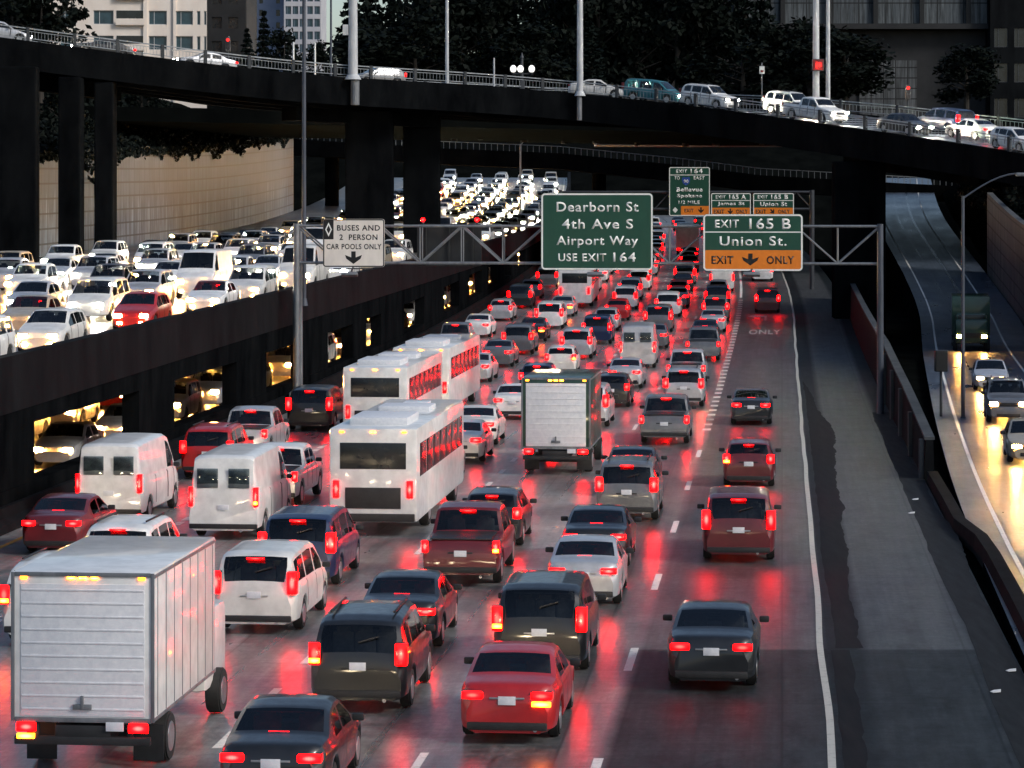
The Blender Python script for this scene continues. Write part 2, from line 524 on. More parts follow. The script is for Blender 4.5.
# ------------------------------------------------------------------ concrete materials
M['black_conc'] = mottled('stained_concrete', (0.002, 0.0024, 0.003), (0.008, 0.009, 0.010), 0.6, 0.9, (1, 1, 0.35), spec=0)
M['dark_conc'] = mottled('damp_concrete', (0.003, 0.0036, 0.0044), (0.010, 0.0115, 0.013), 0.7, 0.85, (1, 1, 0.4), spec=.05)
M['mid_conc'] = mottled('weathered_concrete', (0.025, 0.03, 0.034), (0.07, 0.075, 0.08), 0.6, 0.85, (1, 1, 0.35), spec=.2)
M['steel'] = mottled('galvanised_steel', (0.12, 0.13, 0.145), (0.25, 0.265, 0.28), 3, 0.5, (1, 1, 0.3), metal=0.4, bmp=0.05)
M['pale_pole'] = mottled('pale_pole_paint', (0.34, 0.36, 0.38), (0.58, 0.60, 0.61), 2.2, 0.6, (1, 1, 0.3), bmp=0.05)
M['dark_steel'] = mottled('dark_steel', (0.022, 0.026, 0.032), (0.05, 0.056, 0.065), 3, 0.55, (1, 1, 0.3), bmp=0.05)
M['blue_steel'] = mottled('blue_grey_steel', (0.032, 0.04, 0.056), (0.07, 0.084, 0.11), 3, 0.5, (1, 1, 0.3), bmp=0.05)
M['railing'] = mottled('railing_paint', (0.17, 0.19, 0.21), (0.34, 0.37, 0.39), 2, 0.6, bmp=0.05)

def panel_wall_mat(name, c0, c1, jw, jh, run=0.0):
    m, nt, b = new_mat(name)
    uv = coords(nt, "UV")
    f = noise(nt, uv, 0.5, 6, 0.7, (1.6, 0.35, 1))
    drip = noise(nt, uv, 1.0, 5, 0.7, (3.0, 0.14, 1))
    if run:     # dirty water stains running down from the coping, longer in places
        sp = nt.nodes.new("ShaderNodeSeparateXYZ"); nt.links.new(uv, sp.inputs[0])
        q = mathn(nt, 'POWER', mathn(nt, 'DIVIDE', sp.outputs[1], 9.0, True), 2.2)
        drip = mathn(nt, 'SUBTRACT', drip, mathn(nt, 'MULTIPLY', q, mathn(nt, 'MULTIPLY', noise(nt, uv, 1.0, 4, .6, (.45, .03, 1)), run)))
    col = ramp(nt, f, [(0.3, c0), (0.7, c1)])
    col = mix(nt, col, ramp(nt, drip, [(0.38, (0.10,) * 3), (0.6, (1.0,) * 3)]), 0.85, 'MULTIPLY')
    br = nt.nodes.new("ShaderNodeTexBrick"); br.offset = 0.0
    br.inputs["Color1"].default_value = (1, 1, 1, 1); br.inputs["Color2"].default_value = (0.72, 0.74, 0.76, 1)
    br.inputs["Mortar"].default_value = (0.06, 0.06, 0.065, 1)
    br.inputs["Scale"].default_value = 1.0; br.inputs["Brick Width"].default_value = jw; br.inputs["Row Height"].default_value = jh
    br.inputs["Mortar Size"].default_value = 0.09; br.inputs["Mortar Smooth"].default_value = 0.4
    nt.links.new(uv, br.inputs["Vector"])
    col = mix(nt, col, br.outputs["Color"], 0.9, 'MULTIPLY')
    nt.links.new(col, b.inputs["Base Color"]); b.inputs["Roughness"].default_value = 0.85
    bump(nt, b, br.outputs["Fac"], -0.5, 0.06)
    return m
M['panel_wall'] = panel_wall_mat('panelled_concrete', (0.055, 0.09, 0.13), (0.14, 0.205, 0.28), 2.2, 1.15, 1.7)
M['panel_wall_dark'] = panel_wall_mat('panelled_grey_concrete', (0.08, 0.09, 0.095), (0.16, 0.17, 0.175), 1.4, 1.2)

def uv_wall(name, pts, hts, thick, mat, parent=None):
    """thick upright wall along plan points (x, y, zbase) with a height at each; uv in metres on its faces"""
    bm = bmesh.new(); uvl = bm.loops.layers.uv.new("UVMap")
    s = 0.0; rows = []
    for i, p in enumerate(pts):
        p = Vector(p)
        if i: s += (Vector(pts[i - 1]) - p).to_2d().length
        q = Vector(pts[min(i + 1, len(pts) - 1)]) - Vector(pts[max(i - 1, 0)])
        n = Vector((-q.y, q.x, 0)).normalized() * thick
        t = Vector((0, 0, hts[i]))
        rows.append(([bm.verts.new(v) for v in (p, p + t, p + t + n, p + n)], s, hts[i]))
    for (a, sa, ha), (b, sb, hb) in zip(rows, rows[1:]):
        for j in range(4):
            k = (j + 1) % 4
            f = bm.faces.new((a[j], b[j], b[k], a[k]))
            for lp in f.loops:
                S = sa if lp.vert in a else sb
                H = ha if lp.vert in a else hb
                idx = (a if lp.vert in a else b).index(lp.vert)
                lp[uvl].uv = (S, H if idx in (1, 2) else 0.0)
    bm.faces.new(rows[0][0]); bm.faces.new(list(reversed(rows[-1][0])))
    bmesh.ops.recalc_face_normals(bm, faces=bm.faces)
    me = bpy.data.meshes.new(name); bm.to_mesh(me); bm.free(); me.materials.append(mat)
    o = bpy.data.objects.new(name, me); COL.objects.link(o)
    if parent: o.parent = parent
    return o

# ------------------------------------------------------------------ raised carriageway on the left
DY = frange(60, 250, 10) + frange(258, 440, 8)
WL = -56.0
DL = frange(WL + .2, -23.6, 0.9)
def deck_wear(lat, Y):
    w = 0.0
    for k in range(6):
        c = -25.9 - 3.75 * k
        w = max(w, 1 - abs(abs(lat - c) - 0.85) / 0.55)
    return max(0.0, w)
strip('raised_road', lambda l, Y: D(l, Y, 0), DL, DY, M['deck_road'], deck_wear)
for k in range(7):
    line('raised_lane_line', -24.05 - 3.75 * k, 62, 436, 0.15, M['line_white'], fn=D, dash=None if k in (0, 6) else (3.0, 12.2))
via = thing('viaduct', 'long black concrete side of the raised carriageway with row of lit openings', 'viaduct', (0, 0, 0))
def sweep_obj(name, fn, prof, Ys, mat, parent=None):
    m = MB()
    m.sweep([[fn(l, Y, z) for l, z in prof] for Y in Ys])
    return m.build(name, mat, parent)
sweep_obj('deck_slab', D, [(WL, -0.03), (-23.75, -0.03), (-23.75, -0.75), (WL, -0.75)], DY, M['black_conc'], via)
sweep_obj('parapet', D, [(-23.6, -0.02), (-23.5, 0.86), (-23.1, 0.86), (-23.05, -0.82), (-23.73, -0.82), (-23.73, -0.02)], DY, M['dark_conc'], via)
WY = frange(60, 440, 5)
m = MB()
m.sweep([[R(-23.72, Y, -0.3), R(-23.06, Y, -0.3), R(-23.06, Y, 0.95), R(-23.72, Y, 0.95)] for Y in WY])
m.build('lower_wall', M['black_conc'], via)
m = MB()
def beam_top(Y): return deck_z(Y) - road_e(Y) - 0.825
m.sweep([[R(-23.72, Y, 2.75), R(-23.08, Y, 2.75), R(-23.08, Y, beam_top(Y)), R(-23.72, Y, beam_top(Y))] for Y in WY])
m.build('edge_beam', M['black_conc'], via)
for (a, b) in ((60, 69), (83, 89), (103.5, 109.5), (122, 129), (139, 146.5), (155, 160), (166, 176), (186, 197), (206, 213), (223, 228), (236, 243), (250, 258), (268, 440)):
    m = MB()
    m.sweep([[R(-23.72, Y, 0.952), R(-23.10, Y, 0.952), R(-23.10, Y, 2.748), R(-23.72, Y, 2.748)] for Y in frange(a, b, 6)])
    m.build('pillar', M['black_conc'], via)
# inner far wall and floor of the lower road
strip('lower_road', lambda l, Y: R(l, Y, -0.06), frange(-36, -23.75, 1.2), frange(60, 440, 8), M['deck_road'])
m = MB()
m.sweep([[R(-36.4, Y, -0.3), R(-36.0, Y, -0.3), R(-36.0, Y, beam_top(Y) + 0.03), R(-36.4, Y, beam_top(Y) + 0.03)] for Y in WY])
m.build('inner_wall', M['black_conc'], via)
# low concrete barrier along the shoulder
jb = sweep_obj('median_barrier', R, [(-22.98, 0.003), (-22.3, 0.003), (-22.42, 0.2), (-22.62, 0.34), (-22.68, 0.62), (-22.86, 0.62), (-22.98, 0.2)], frange(50, 440, 5), M['dark_conc'])
tag(jb, 'low grey concrete barrier along the yellow line, foot of the raised carriageway', 'barrier')

# retaining wall behind the raised carriageway
wp = [D(WL, Y, -0.3) for Y in frange(120, 352, 15)]
wp = list(reversed(wp))
wh = [interp(Y, [(120, 6.6), (200, 7.5), (240, 8.3), (320, 9.2), (350, 9.6)]) for Y in reversed(frange(120, 352, 15))]
rw = uv_wall('retaining_wall', wp, wh, -0.6, M['panel_wall'])
tag(rw, 'pale panelled concrete retaining wall with ivy behind the raised carriageway', 'wall')

# foliage helpers
def leaf_mat(name, c0, c1):
    m, nt, b = new_mat(name)
    oi = nt.nodes.new("ShaderNodeNewGeometry")
    nt.links.new(ramp(nt, oi.outputs["Random Per Island"], [(0.0, c0), (1.0, c1)]), b.inputs["Base Color"])
    b.inputs["Roughness"].default_value = 0.7
    b.inputs["Specular IOR Level"].default_value = 0.1
    return m
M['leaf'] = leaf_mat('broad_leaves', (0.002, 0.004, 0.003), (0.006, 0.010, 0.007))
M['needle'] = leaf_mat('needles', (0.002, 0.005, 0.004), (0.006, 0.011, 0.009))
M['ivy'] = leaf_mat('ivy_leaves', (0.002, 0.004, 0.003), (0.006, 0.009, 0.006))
M['bark'] = mottled('bark', (0.014, 0.012, 0.010), (0.04, 0.034, 0.028), 3, 0.9, (1, 1, 0.2))
def leaf_quad(bm, c, s, r):
    n = Vector((r.gauss(0, 1), r.gauss(0, 1), r.gauss(0, 1))).normalized()
    t = n.orthogonal().normalized(); u = n.cross(t)
    a = r.uniform(0, 6.28); t, u = t * math.cos(a) + u * math.sin(a), u * math.cos(a) - t * math.sin(a)
    bm.faces.new([bm.verts.new(c + t * s), bm.verts.new(c + u * s * .55), bm.verts.new(c - t * s), bm.verts.new(c - u * s * .55)])
def bushy_crown(seed, n=2600, rad=4.2, h=9.0, z0=3.5, leaf=0.34):
    r = random.Random(seed); bm = bmesh.new()
    cl = []
    for i in range(26):
        a = r.uniform(0, 6.28); q = r.random()
        z = z0 + h * q
        rr = rad * (0.35 + 0.75 * math.sin(math.pi * min(0.97, q * 0.9 + 0.12))) * r.uniform(0.3, 0.95)
        cl.append((Vector((rr * math.cos(a), rr * math.sin(a), z)), r.uniform(0.8, 1.9)))
    for i in range(n):
        c, s = r.choice(cl)
        d = Vector((r.gauss(0, 1), r.gauss(0, 1), r.gauss(0, .8)))
        d = d.normalized() * s * (r.random() ** 0.45)
        leaf_quad(bm, c + d, leaf * r.uniform(.6, 1.3), r)
    me = bpy.data.meshes.new('crown'); bm.to_mesh(me); bm.free(); me.materials.append(M['leaf']); return me
def conifer_crown(seed, n=2600, rad=3.0, h=14.0, z0=1.5, leaf=0.34):
    r = random.Random(seed); bm = bmesh.new()
    layers = 17
    for i in range(n):
        k = r.randrange(layers); q = (k + r.uniform(0, .5)) / layers
        a = r.uniform(0, 6.28)
        br = (1 - q) ** 0.9 * rad * (0.72 + 0.28 * math.sin(a * 3 + k * 2.1))
        d = br * r.random() ** 0.5
        leaf_quad(bm, Vector((d * math.cos(a), d * math.sin(a), z0 + q * h - d * 0.28)), leaf * r.uniform(.5, 1.2), r)
    me = bpy.data.meshes.new('crown'); bm.to_mesh(me); bm.free(); me.materials.append(M['needle']); return me
def trunk_mesh(h, r0, seed, limbs=True):
    r = random.Random(seed); m = MB()
    m.tube((0, 0, -1.0), (0.1, 0, h * .55), r0, r0 * .7, 9)
    m.tube((0.1, 0, h * .54), (0.0, 0.15, h), r0 * .7, r0 * .15, 8)
    if limbs:
        for i in range(7):
            a = r.uniform(0, 6.28); z = h * r.uniform(.35, .8)
            m.tube((0.05, 0, z), (2.6 * math.cos(a), 2.6 * math.sin(a), z + r.uniform(.8, 2.2)), r0 * .35, r0 * .08, 6)
    return m.mesh('trunk', M['bark'])
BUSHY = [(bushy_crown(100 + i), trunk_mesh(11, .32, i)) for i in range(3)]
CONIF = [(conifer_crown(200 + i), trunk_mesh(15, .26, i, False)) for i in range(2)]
def tree(kind, loc, sc, rz, label, group, cat='tree'):
    src = (BUSHY if kind == 'broad' else CONIF)
    c, t = src[rnd.randrange(len(src))]
    o = thing('broadleaf_tree' if kind == 'broad' else 'conifer_tree', label, cat, loc, rz, group)
    for nm, me in (('trunk', t), ('crown', c)):
        q = bpy.data.objects.new(nm, me); COL.objects.link(q); q.parent = o
    o.scale = sc if isinstance(sc, tuple) else (sc,) * 3
    return o

# slope above the wall and ivy hanging over it
def hill_grid(name, f, us, vs, mat):
    bm = bmesh.new()
    gr = [[bm.verts.new(f(u, v)) for u in us] for v in vs]
    for i in range(len(vs) - 1):
        for j in range(len(us) - 1):
            bm.faces.new((gr[i][j], gr[i][j + 1], gr[i + 1][j + 1], gr[i + 1][j]))
    me = bpy.data.meshes.new(name); bm.to_mesh(me); bm.free(); me.materials.append(mat)
    o = bpy.data.objects.new(name, me); COL.objects.link(o); tag(o, kind='structure'); return o
def wall_top(Y): return deck_z(Y) - 0.3 + interp(Y, [(120, 6.6), (200, 7.5), (240, 8.3), (320, 9.2), (350, 9.6)])
hill_grid('hillside', lambda u, v: Vector((TAN * v + road_c(v) + WL - .65 - u, v, wall_top(v) - 0.15 + 0.42 * u ** 0.95 * min(1, (v + 40) / 300) + 0.6 * mnoise.noise((u * .2, v * .1, 0)))),
          frange(0, 60, 4), frange(110, 460, 10), M['soil'])
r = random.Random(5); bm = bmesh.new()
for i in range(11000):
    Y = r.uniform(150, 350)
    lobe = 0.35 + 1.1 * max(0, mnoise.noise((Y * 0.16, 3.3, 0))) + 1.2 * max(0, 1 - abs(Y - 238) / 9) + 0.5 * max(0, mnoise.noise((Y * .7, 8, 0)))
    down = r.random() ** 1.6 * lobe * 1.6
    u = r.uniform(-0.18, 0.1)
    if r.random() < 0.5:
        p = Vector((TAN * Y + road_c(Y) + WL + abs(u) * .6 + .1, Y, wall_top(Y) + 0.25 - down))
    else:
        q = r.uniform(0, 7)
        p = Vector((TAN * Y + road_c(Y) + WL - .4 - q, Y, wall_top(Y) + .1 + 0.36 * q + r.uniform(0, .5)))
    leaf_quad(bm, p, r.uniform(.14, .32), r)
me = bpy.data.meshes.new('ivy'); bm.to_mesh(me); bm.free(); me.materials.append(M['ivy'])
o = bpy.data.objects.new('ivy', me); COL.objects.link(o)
tag(o, 'dark ivy hanging over the top of the pale retaining wall', 'ivy', kind='stuff')

# hill behind the far end of the freeway and on the right
def back_hill(u, v):
    t = (v - 452) / 160.0
    z = -0.4 + 46 * min(1.0, max(0, t)) ** 0.55 * interp(u, [(-260, .5), (-110, .62), (-60, .8), (60, 1.0), (260, 1.1)])
    return Vector((u, v, z + 1.5 * mnoise.noise((u * .03, v * .03, 4))))
hill_grid('back_hill', back_hill, frange(-320, 320, 12), frange(450, 640, 10), M['soil'])
def ramp_left(Y): return interp(Y, [(40, 5.75), (60, 6.0), (92, 6.5), (125, 7.55), (180, 9.7), (225, 11.7), (250, 12.1), (275, 11.7), (300, 10.9), (325, 11.2), (350, 12.0), (420, 15)])
def ramp_z(Y): return smoothed(Y, [(40, -0.05), (195, 0.0), (240, 1.2), (270, 3.6), (300, 6.7), (345, 9.8), (420, 13.0)], 14)
def RP(u, Y, dz=0.0):
    l = sum(ramp_left(Y + k) for k in (-12, -6, 0, 6, 12)) / 5
    return Vector((TAN * Y + l + u, Y, ramp_z(Y) + dz))
def right_hill(u, v):
    b = RP(7.6, v)
    rise = interp(v, [(40, 0.0), (120, .5), (170, 1.0), (420, 1.0)])
    return Vector((b.x + u, v, b.z - .25 + rise * (0.1 + min(14, .8 * u) + .6 * mnoise.noise((u * .3, v * .15, 9)))))
hill_grid('right_hill', right_hill, frange(0, 90, 5), frange(40, 450, 8), M['soil'])

# ------------------------------------------------------------------ ramp on the right
RY = frange(40, 230, 5) + frange(234, 420, 4)
strip('ramp', lambda u, Y: RP(u, Y, 0.004), frange(-0.9, 6.6, 0.5), RY, M['ramp_road'],
      lambda u, Y: max(0, 1 - abs(abs(u - 2.3) - .8) / .5))
line('ramp_edge_line', 0.0, 42, 415, 0.13, M['line_white'], fn=RP, dz=0.012)
line('ramp_edge_line', 4.6, 42, 415, 0.13, M['line_white'], fn=RP, dz=0.012)
# bank under the climbing ramp
m = MB()
m.sweep([[RP(-0.9, Y, 0.0), RP(6.6, Y, 0.0), RP(6.6, Y, -ramp_z(Y) - .5), RP(-0.95, Y, -ramp_z(Y) - .5)] for Y in RY])
tag(m.build('ramp_bank', M['black_conc']), kind='structure')
pts = [RP(6.75, Y, -0.3) for Y in frange(150, 262, 8)]
w2 = uv_wall('retaining_wall', pts, [interp(Y, [(150, 2.0), (185, 7.5), (262, 7.6)]) for Y in frange(150, 262, 8)], -0.5, M['panel_wall_dark'])
tag(w2, 'dim grey panelled wall standing along the right side of the ramp', 'wall')

# concrete wall between shoulder and ramp, stepped kerb in front
YW = frange(99, 230, 6)
m = MB()
def wt(Y): return interp(Y, [(99, 1.35), (115, 1.9), (141, 2.5), (230, 2.4)])
m.sweep([[R(4.85, Y, -.3), R(5.25, Y, -.3), R(5.2, Y, wt(Y)), R(4.95, Y, wt(Y))] for Y in YW])
sw = thing('shoulder_wall', 'dark concrete wall between the empty shoulder and the ramp', 'wall')
m.build('wall', M['dark_conc'], sw)
m = MB()
m.sweep([[R(4.90, Y, wt(Y) + .003), R(5.25, Y, wt(Y) + .003), R(5.25, Y, wt(Y) + .10), R(4.90, Y, wt(Y) + .10)] for Y in YW])
m.build('coping', M['mid_conc'], sw)
m = MB()
for Y in (99.3, 108, 117, 126, 135):
    m.box(R(4.80, Y, wt(Y) / 2), (0.14, 0.35, wt(Y)), 0.02)
m.build('buttress', M['mid_conc'], sw)
m = MB()
m.sweep([[R(l, Y, -.2), R(l + .42, Y, -.2), R(l + .40, Y, .32), R(l + .06, Y, .32)] for Y, l in
         ((44, 5.25), (58, 5.2), (68, 5.3), (76, 5.35), (80, 5.3), (84, 4.95), (90, 4.95), (98.6, 4.92))])
tag(m.build('kerb', M['dark_conc']), 'low dark kerb bending along the foot of the shoulder wall', 'kerb')

# ------------------------------------------------------------------ overpass
OV = [(-260, -8, 206), (-120, 8, 207), (0, 24, 208), (118, 39.5, 210), (206, 50.5, 212), (300, 61.5, 215), (366, 66, 218), (466, 71.8, 222), (543, 78, 225),
      (616, 85, 224), (694, 93.5, 220), (770, 103, 213), (818, 110.5, 209), (908, 122, 200), (1007, 136.5, 190), (1130, 158, 180), (1300, 186, 170)]
def ov_raw(t): return (interp(t, [(a, b) for a, b, c in OV]), interp(t, [(a, c) for a, b, c in OV]))
def ov_top(t):
    w = 55
    ys = [ov_raw(t + w * k / 3) for k in range(-3, 4)]
    return px(t, sum(q[0] for q in ys) / 7, sum(q[1] for q in ys) / 7)
def ov_at(t, off=0.0, dz=0.0):
    """point on the overpass: t in picture columns of its near railing, off metres across, dz above its deck"""
    a, b = ov_top(t - 4), ov_top(t + 4)
    d = (b - a); n = Vector((-d.y, d.x, 0)).normalized()
    return ov_top(t) + n * off + Vector((0, 0, -1.12 + dz))
OT = frange(-260, 1300, 20)
ovp = thing('overpass', 'dark concrete street overpass crossing the whole freeway on piers', 'overpass')
def ov_sweep(name, prof, mat, parent=ovp, ts=OT):
    m = MB(); m.sweep([[ov_at(t, o, z) for o, z in prof] for t in ts]); return m.build(name, mat, parent)
W_OV = 15.0
strip('overpass_road', lambda o_, t: ov_at(t, o_, 0.004), frange(0.7, W_OV - .7, 1.2), OT, M['ramp_road'])
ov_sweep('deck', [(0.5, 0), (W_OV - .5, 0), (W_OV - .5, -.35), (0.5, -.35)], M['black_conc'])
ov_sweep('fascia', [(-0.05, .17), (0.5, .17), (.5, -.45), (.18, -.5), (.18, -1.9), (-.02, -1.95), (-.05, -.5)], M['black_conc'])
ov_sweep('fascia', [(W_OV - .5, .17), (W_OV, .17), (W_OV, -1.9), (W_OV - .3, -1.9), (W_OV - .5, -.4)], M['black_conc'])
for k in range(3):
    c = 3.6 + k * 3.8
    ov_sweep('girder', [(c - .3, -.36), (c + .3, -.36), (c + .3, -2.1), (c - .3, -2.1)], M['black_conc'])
def pier(x0, x1, Y, zb, top_t, depth=2.2):
    a, b = px(x0, 0, Y), px(x1, 0, Y)
    zt = ov_at(top_t, 4, -2.1).z
    m = MB()
    m.box(((a.x + b.x) / 2, Y + depth / 2, (zb + zt) / 2), (b.x - a.x, depth, zt - zb), 0.12)
    m.build('pier', M['black_conc'], ovp)
pier(345, 393, 222, deck_z(222) - .2, 370); pier(403, 440, 226, deck_z(226) - .2, 420)
pier(-6, 36, 202, deck_z(202) - .2, 15, 1.6); pier(58, 80, 208, deck_z(208) - .2, 69); pier(94, 113, 210, deck_z(210) - .2, 103)
pier(835, 886, 206, -.3, 860)
# bent caps on the piers
for (t0, t1) in ((-60, 130), (320, 460), (800, 930)):
    ov_sweep('bent_cap', [(4.2, -2.102), (6.9, -2.102), (6.9, -3.1), (4.2, -3.1)], M['black_conc'], ovp, frange(t0, t1, 20))

# railing along the near edge, another on the far edge
def railing(off, label, ts, post_ts):
    rl = thing('railing', label, 'railing', (0, 0, 0), 0, 'railings of the overpass')
    def rail(z0, z1, w, nm):
        m = MB(); m.sweep([[ov_at(t, off - w, z0), ov_at(t, off + w, z0), ov_at(t, off + w, z1), ov_at(t, off - w, z1)] for t in ts]); m.build(nm, M['railing'], rl)
    rail(1.04, 1.12, .045, 'top_rail'); rail(0.34, 0.39, .03, 'bottom_rail'); rail(0.86, 0.90, .022, 'upper_rail')
    m = MB()
    t = ts[0]
    while t < ts[-1]:
        p = ov_at(t, off, .39); q = ov_at(t, off, .86)
        m.tube(p, q, .013, seg=4); t += 3.3
    tag(m.build('balusters', M['railing'], rl), kind='stuff')
    for t in post_ts:
        m = MB(); p = ov_at(t, off, .62); q = (ov_at(t + 2, off) - ov_at(t - 2, off))
        m.box(p, (.24, .24, 1.08), .02, Matrix.Rotation(math.atan2(q.y, q.x), 3, 'Z'))
        m.build('post', M['mid_conc'], rl)
    return rl
posts = [-62, -17, 28, 75, 118, 163, 206, 250, 294, 336, 372, 416, 466, 506, 543, 580, 616, 655, 694, 734, 776, 818, 863, 908, 956, 1007, 1060]
railing(.2, 'grey picket railing along the near edge of the overpass, in front of its cars', frange(-120, 1120, 15), posts)
railing(W_OV - .25, 'grey picket railing on the far edge of the overpass, behind its cars', frange(-120, 1220, 15), [t + 20 for t in range(-100, 1200, 44)])

# second bridge farther off
def ov2(t, off=0.0, dz=0.0):
    pyy = interp(t, [(-300, 70), (0, 112), (300, 132), (440, 141), (560, 146), (680, 158), (760, 168), (900, 176), (1100, 186), (1400, 196)])
    p = px(t, pyy, 362); p.y += off; p.z += dz - 1.0
    return p
far = thing('bridge', 'low dark bridge with a pale railing, farther off beneath the overpass', 'bridge')
T2 = frange(-260, 1300, 20)
m = MB(); m.sweep([[ov2(t, o_, z) for o_, z in ((0, .1), (11, .1), (11, -1.9), (0, -1.9))] for t in T2]); m.build('deck', M['black_conc'], far)
m = MB()
for t in frange(300, 1000, 6): m.bar(ov2(t, .1, .1), ov2(t, .1, .9), .07, .07)
m.sweep([[ov2(t, .05, .92), ov2(t, .2, .92), ov2(t, .2, 1.0), ov2(t, .05, 1.0)] for t in T2]); m.build('railing', M['railing'], far)
for xx in (330, 430, 600, 845, 1010):
    a = ov2(xx, 4, -1.95); m = MB(); m.tube((a.x, a.y, -0.4), a, .9, seg=14); m.build('pier', M['black_conc'], far)

# ------------------------------------------------------------------ sign gantry
TH = math.atan(TAN)
GP = Vector((TAN * 130, 130, 0)); GU = Vector((math.cos(TH), -math.sin(TH), 0)); GN = Vector((-math.sin(TH), -math.cos(TH), 0))   # GN towards the camera
def gpt(x, y, off=0.0):
    """where the view ray of pixel (x, y) meets the gantry plane moved off metres towards the camera"""
    d = Vector(((x - 512) / F, 1.0, -(y - 200) / F)); o_ = Vector((0, 0, CAM_H))
    n = GN; p0 = GP + GN * off
    return o_ + d * ((p0 - o_).dot(n) / d.dot(n))
GROT = -TH
def sign_frame(x0, y0, x1, y1, off):
    a, b = gpt(x0, y1, off), gpt(x1, y0, off)
    return (a + b) / 2, (b - a).dot(GU), b.z - a.z
def rrect(w, h, r, seg=5):
    out = []
    for cx, cy, a0 in ((w / 2 - r, h / 2 - r, 0), (-w / 2 + r, h / 2 - r, 90), (-w / 2 + r, -h / 2 + r, 180), (w / 2 - r, -h / 2 + r, 270)):
        for k in range(seg + 1):
            a = math.radians(a0 + 90 * k / seg); out.append((cx + r * math.cos(a), cy + r * math.sin(a)))
    return out
def plate(name, w, h, r, cx, cz, y, t, mat, parent):
    m = MB(); m.prism([(cx + x, y, cz + z) for x, z in rrect(w, h, r)], (0, t, 0)); return m.build(name, mat, parent)
def ring(name, w, h, r, t, cx, cz, y, mat, parent):
    o_ = rrect(w, h, r); i_ = rrect(w - 2 * t, h - 2 * t, max(.005, r - t))
    m = MB(); n = len(o_)
    for k in range(n):
        q = (k + 1) % n
        m.prism([(cx + o_[k][0], y, cz + o_[k][1]), (cx + o_[q][0], y, cz + o_[q][1]), (cx + i_[q][0], y, cz + i_[q][1]), (cx + i_[k][0], y, cz + i_[k][1])], (0, .004, 0))
    return m.build(name, mat, parent)
def lettering(s, w, h, cx, cz, y, mat, parent, bold=.016):
    me, (a, b, c, d) = text_verts(s, bold)
    bm = bmesh.new(); bm.from_mesh(me)
    for v in bm.verts:
        v.co = Vector((cx + ((v.co.x - a) / (b - a) - .5) * w, y, cz + ((v.co.y - c) / (d - c) - .5) * h))
    ex = bmesh.ops.extrude_face_region(bm, geom=bm.faces[:])
    bmesh.ops.translate(bm, vec=(0, .004, 0), verts=[e for e in ex['geom'] if isinstance(e, bmesh.types.BMVert)])
    bmesh.ops.recalc_face_normals(bm, faces=bm.faces)
    bm.to_mesh(me); bm.free(); me.materials.append(mat)
    o_ = bpy.data.objects.new('lettering', me); COL.objects.link(o_); o_.parent = parent; return o_
def down_arrow(w, h, cx, cz, y, mat, parent, up=False, rot=0.0):
    m = MB(); s = -1 if not up else 1
    P = [(-.13, .5), (.13, .5), (.13, .02), (.5, .22), (.42, -.08), (0, -.5), (-.42, -.08), (-.5, .22), (-.13, .02)]
    P = [(x * w, z * h * (-s)) for x, z in P]
    c, n = math.cos(rot), math.sin(rot)
    m.prism([(cx + x * c - z * n, y, cz + x * n + z * c) for x, z in P], (0, .004, 0)); return m.build('arrow', mat, parent)

def sheeting(name, c, rough=0.45):
    m, nt, b = new_mat(name)
    f = noise(nt, coords(nt), 1.6, 5, .6, (1, 1, .5))
    nt.links.new(ramp(nt, f, [(.3, tuple(x * .8 for x in c)), (.7, c)]), b.inputs["Base Color"])
    b.inputs["Roughness"].default_value = rough; return m
M['s_green'] = sheeting('green_sheeting', (0.008, 0.070, 0.043))
M['s_white'] = sheeting('white_sheeting', (0.92, 0.92, 0.88))
M['s_cream'] = sheeting('cream_sheeting', (0.86, 0.80, 0.73))
M['s_orange'] = sheeting('orange_sheeting', (0.85, 0.23, 0.015))
M['s_black'] = sheeting('black_sheeting', (0.008, 0.008, 0.008))
M['s_blue'] = sheeting('blue_sheeting', (0.02, 0.07, 0.32))
M['s_red'] = sheeting('red_sheeting', (0.16, 0.006, 0.006))
M['alu_back'] = mottled('sign_back', (0.010, 0.011, 0.012), (0.022, 0.024, 0.026), 1, .6)

gan = thing('sign_gantry', 'steel truss gantry spanning the freeway lanes and carrying the large signs', 'gantry', gpt(512, 400) * 1.0)
gan.location = (0, 0, 0)
zt, zb_ = gpt(512, 226).z, gpt(512, 263).z
L0, R0 = gpt(298, 226), gpt(880, 226)
def gline(z, off): return (Vector((L0.x, L0.y, z)) + GN * off, Vector((R0.x, R0.y, z)) + GN * off)
for z in (zt, zb_):
    for off in (.35, -.55):
        a, b = gline(z, off); m = MB(); m.tube(a, b, .062 if off > 0 else .05, seg=10); m.build('chord', M['steel'], gan, True)
m = MB(); n = 14
for i in range(n + 1):
    for off in (.35, -.55):
        a, b = gline(zt, off); c, d = gline(zb_, off)
        p, q = a.lerp(b, i / n), c.lerp(d, i / n)
        m.tube(p, q, .035, seg=6)
        if i < n:
            q2 = (c.lerp(d, (i + 1) / n), a.lerp(b, (i + 1) / n))
            m.tube(p if i % 2 == 0 else q, q2[0] if i % 2 == 0 else q2[1], .04, seg=6)
    a, b = gline(zt, .35); c, d = gline(zt, -.55); m.tube(a.lerp(b, i / n), c.lerp(d, i / n), .03, seg=6)
    a, b = gline(zb_, .35); c, d = gline(zb_, -.55); m.tube(a.lerp(b, i / n), c.lerp(d, i / n), .03, seg=6)
m.build('bracing', M['steel'], gan)
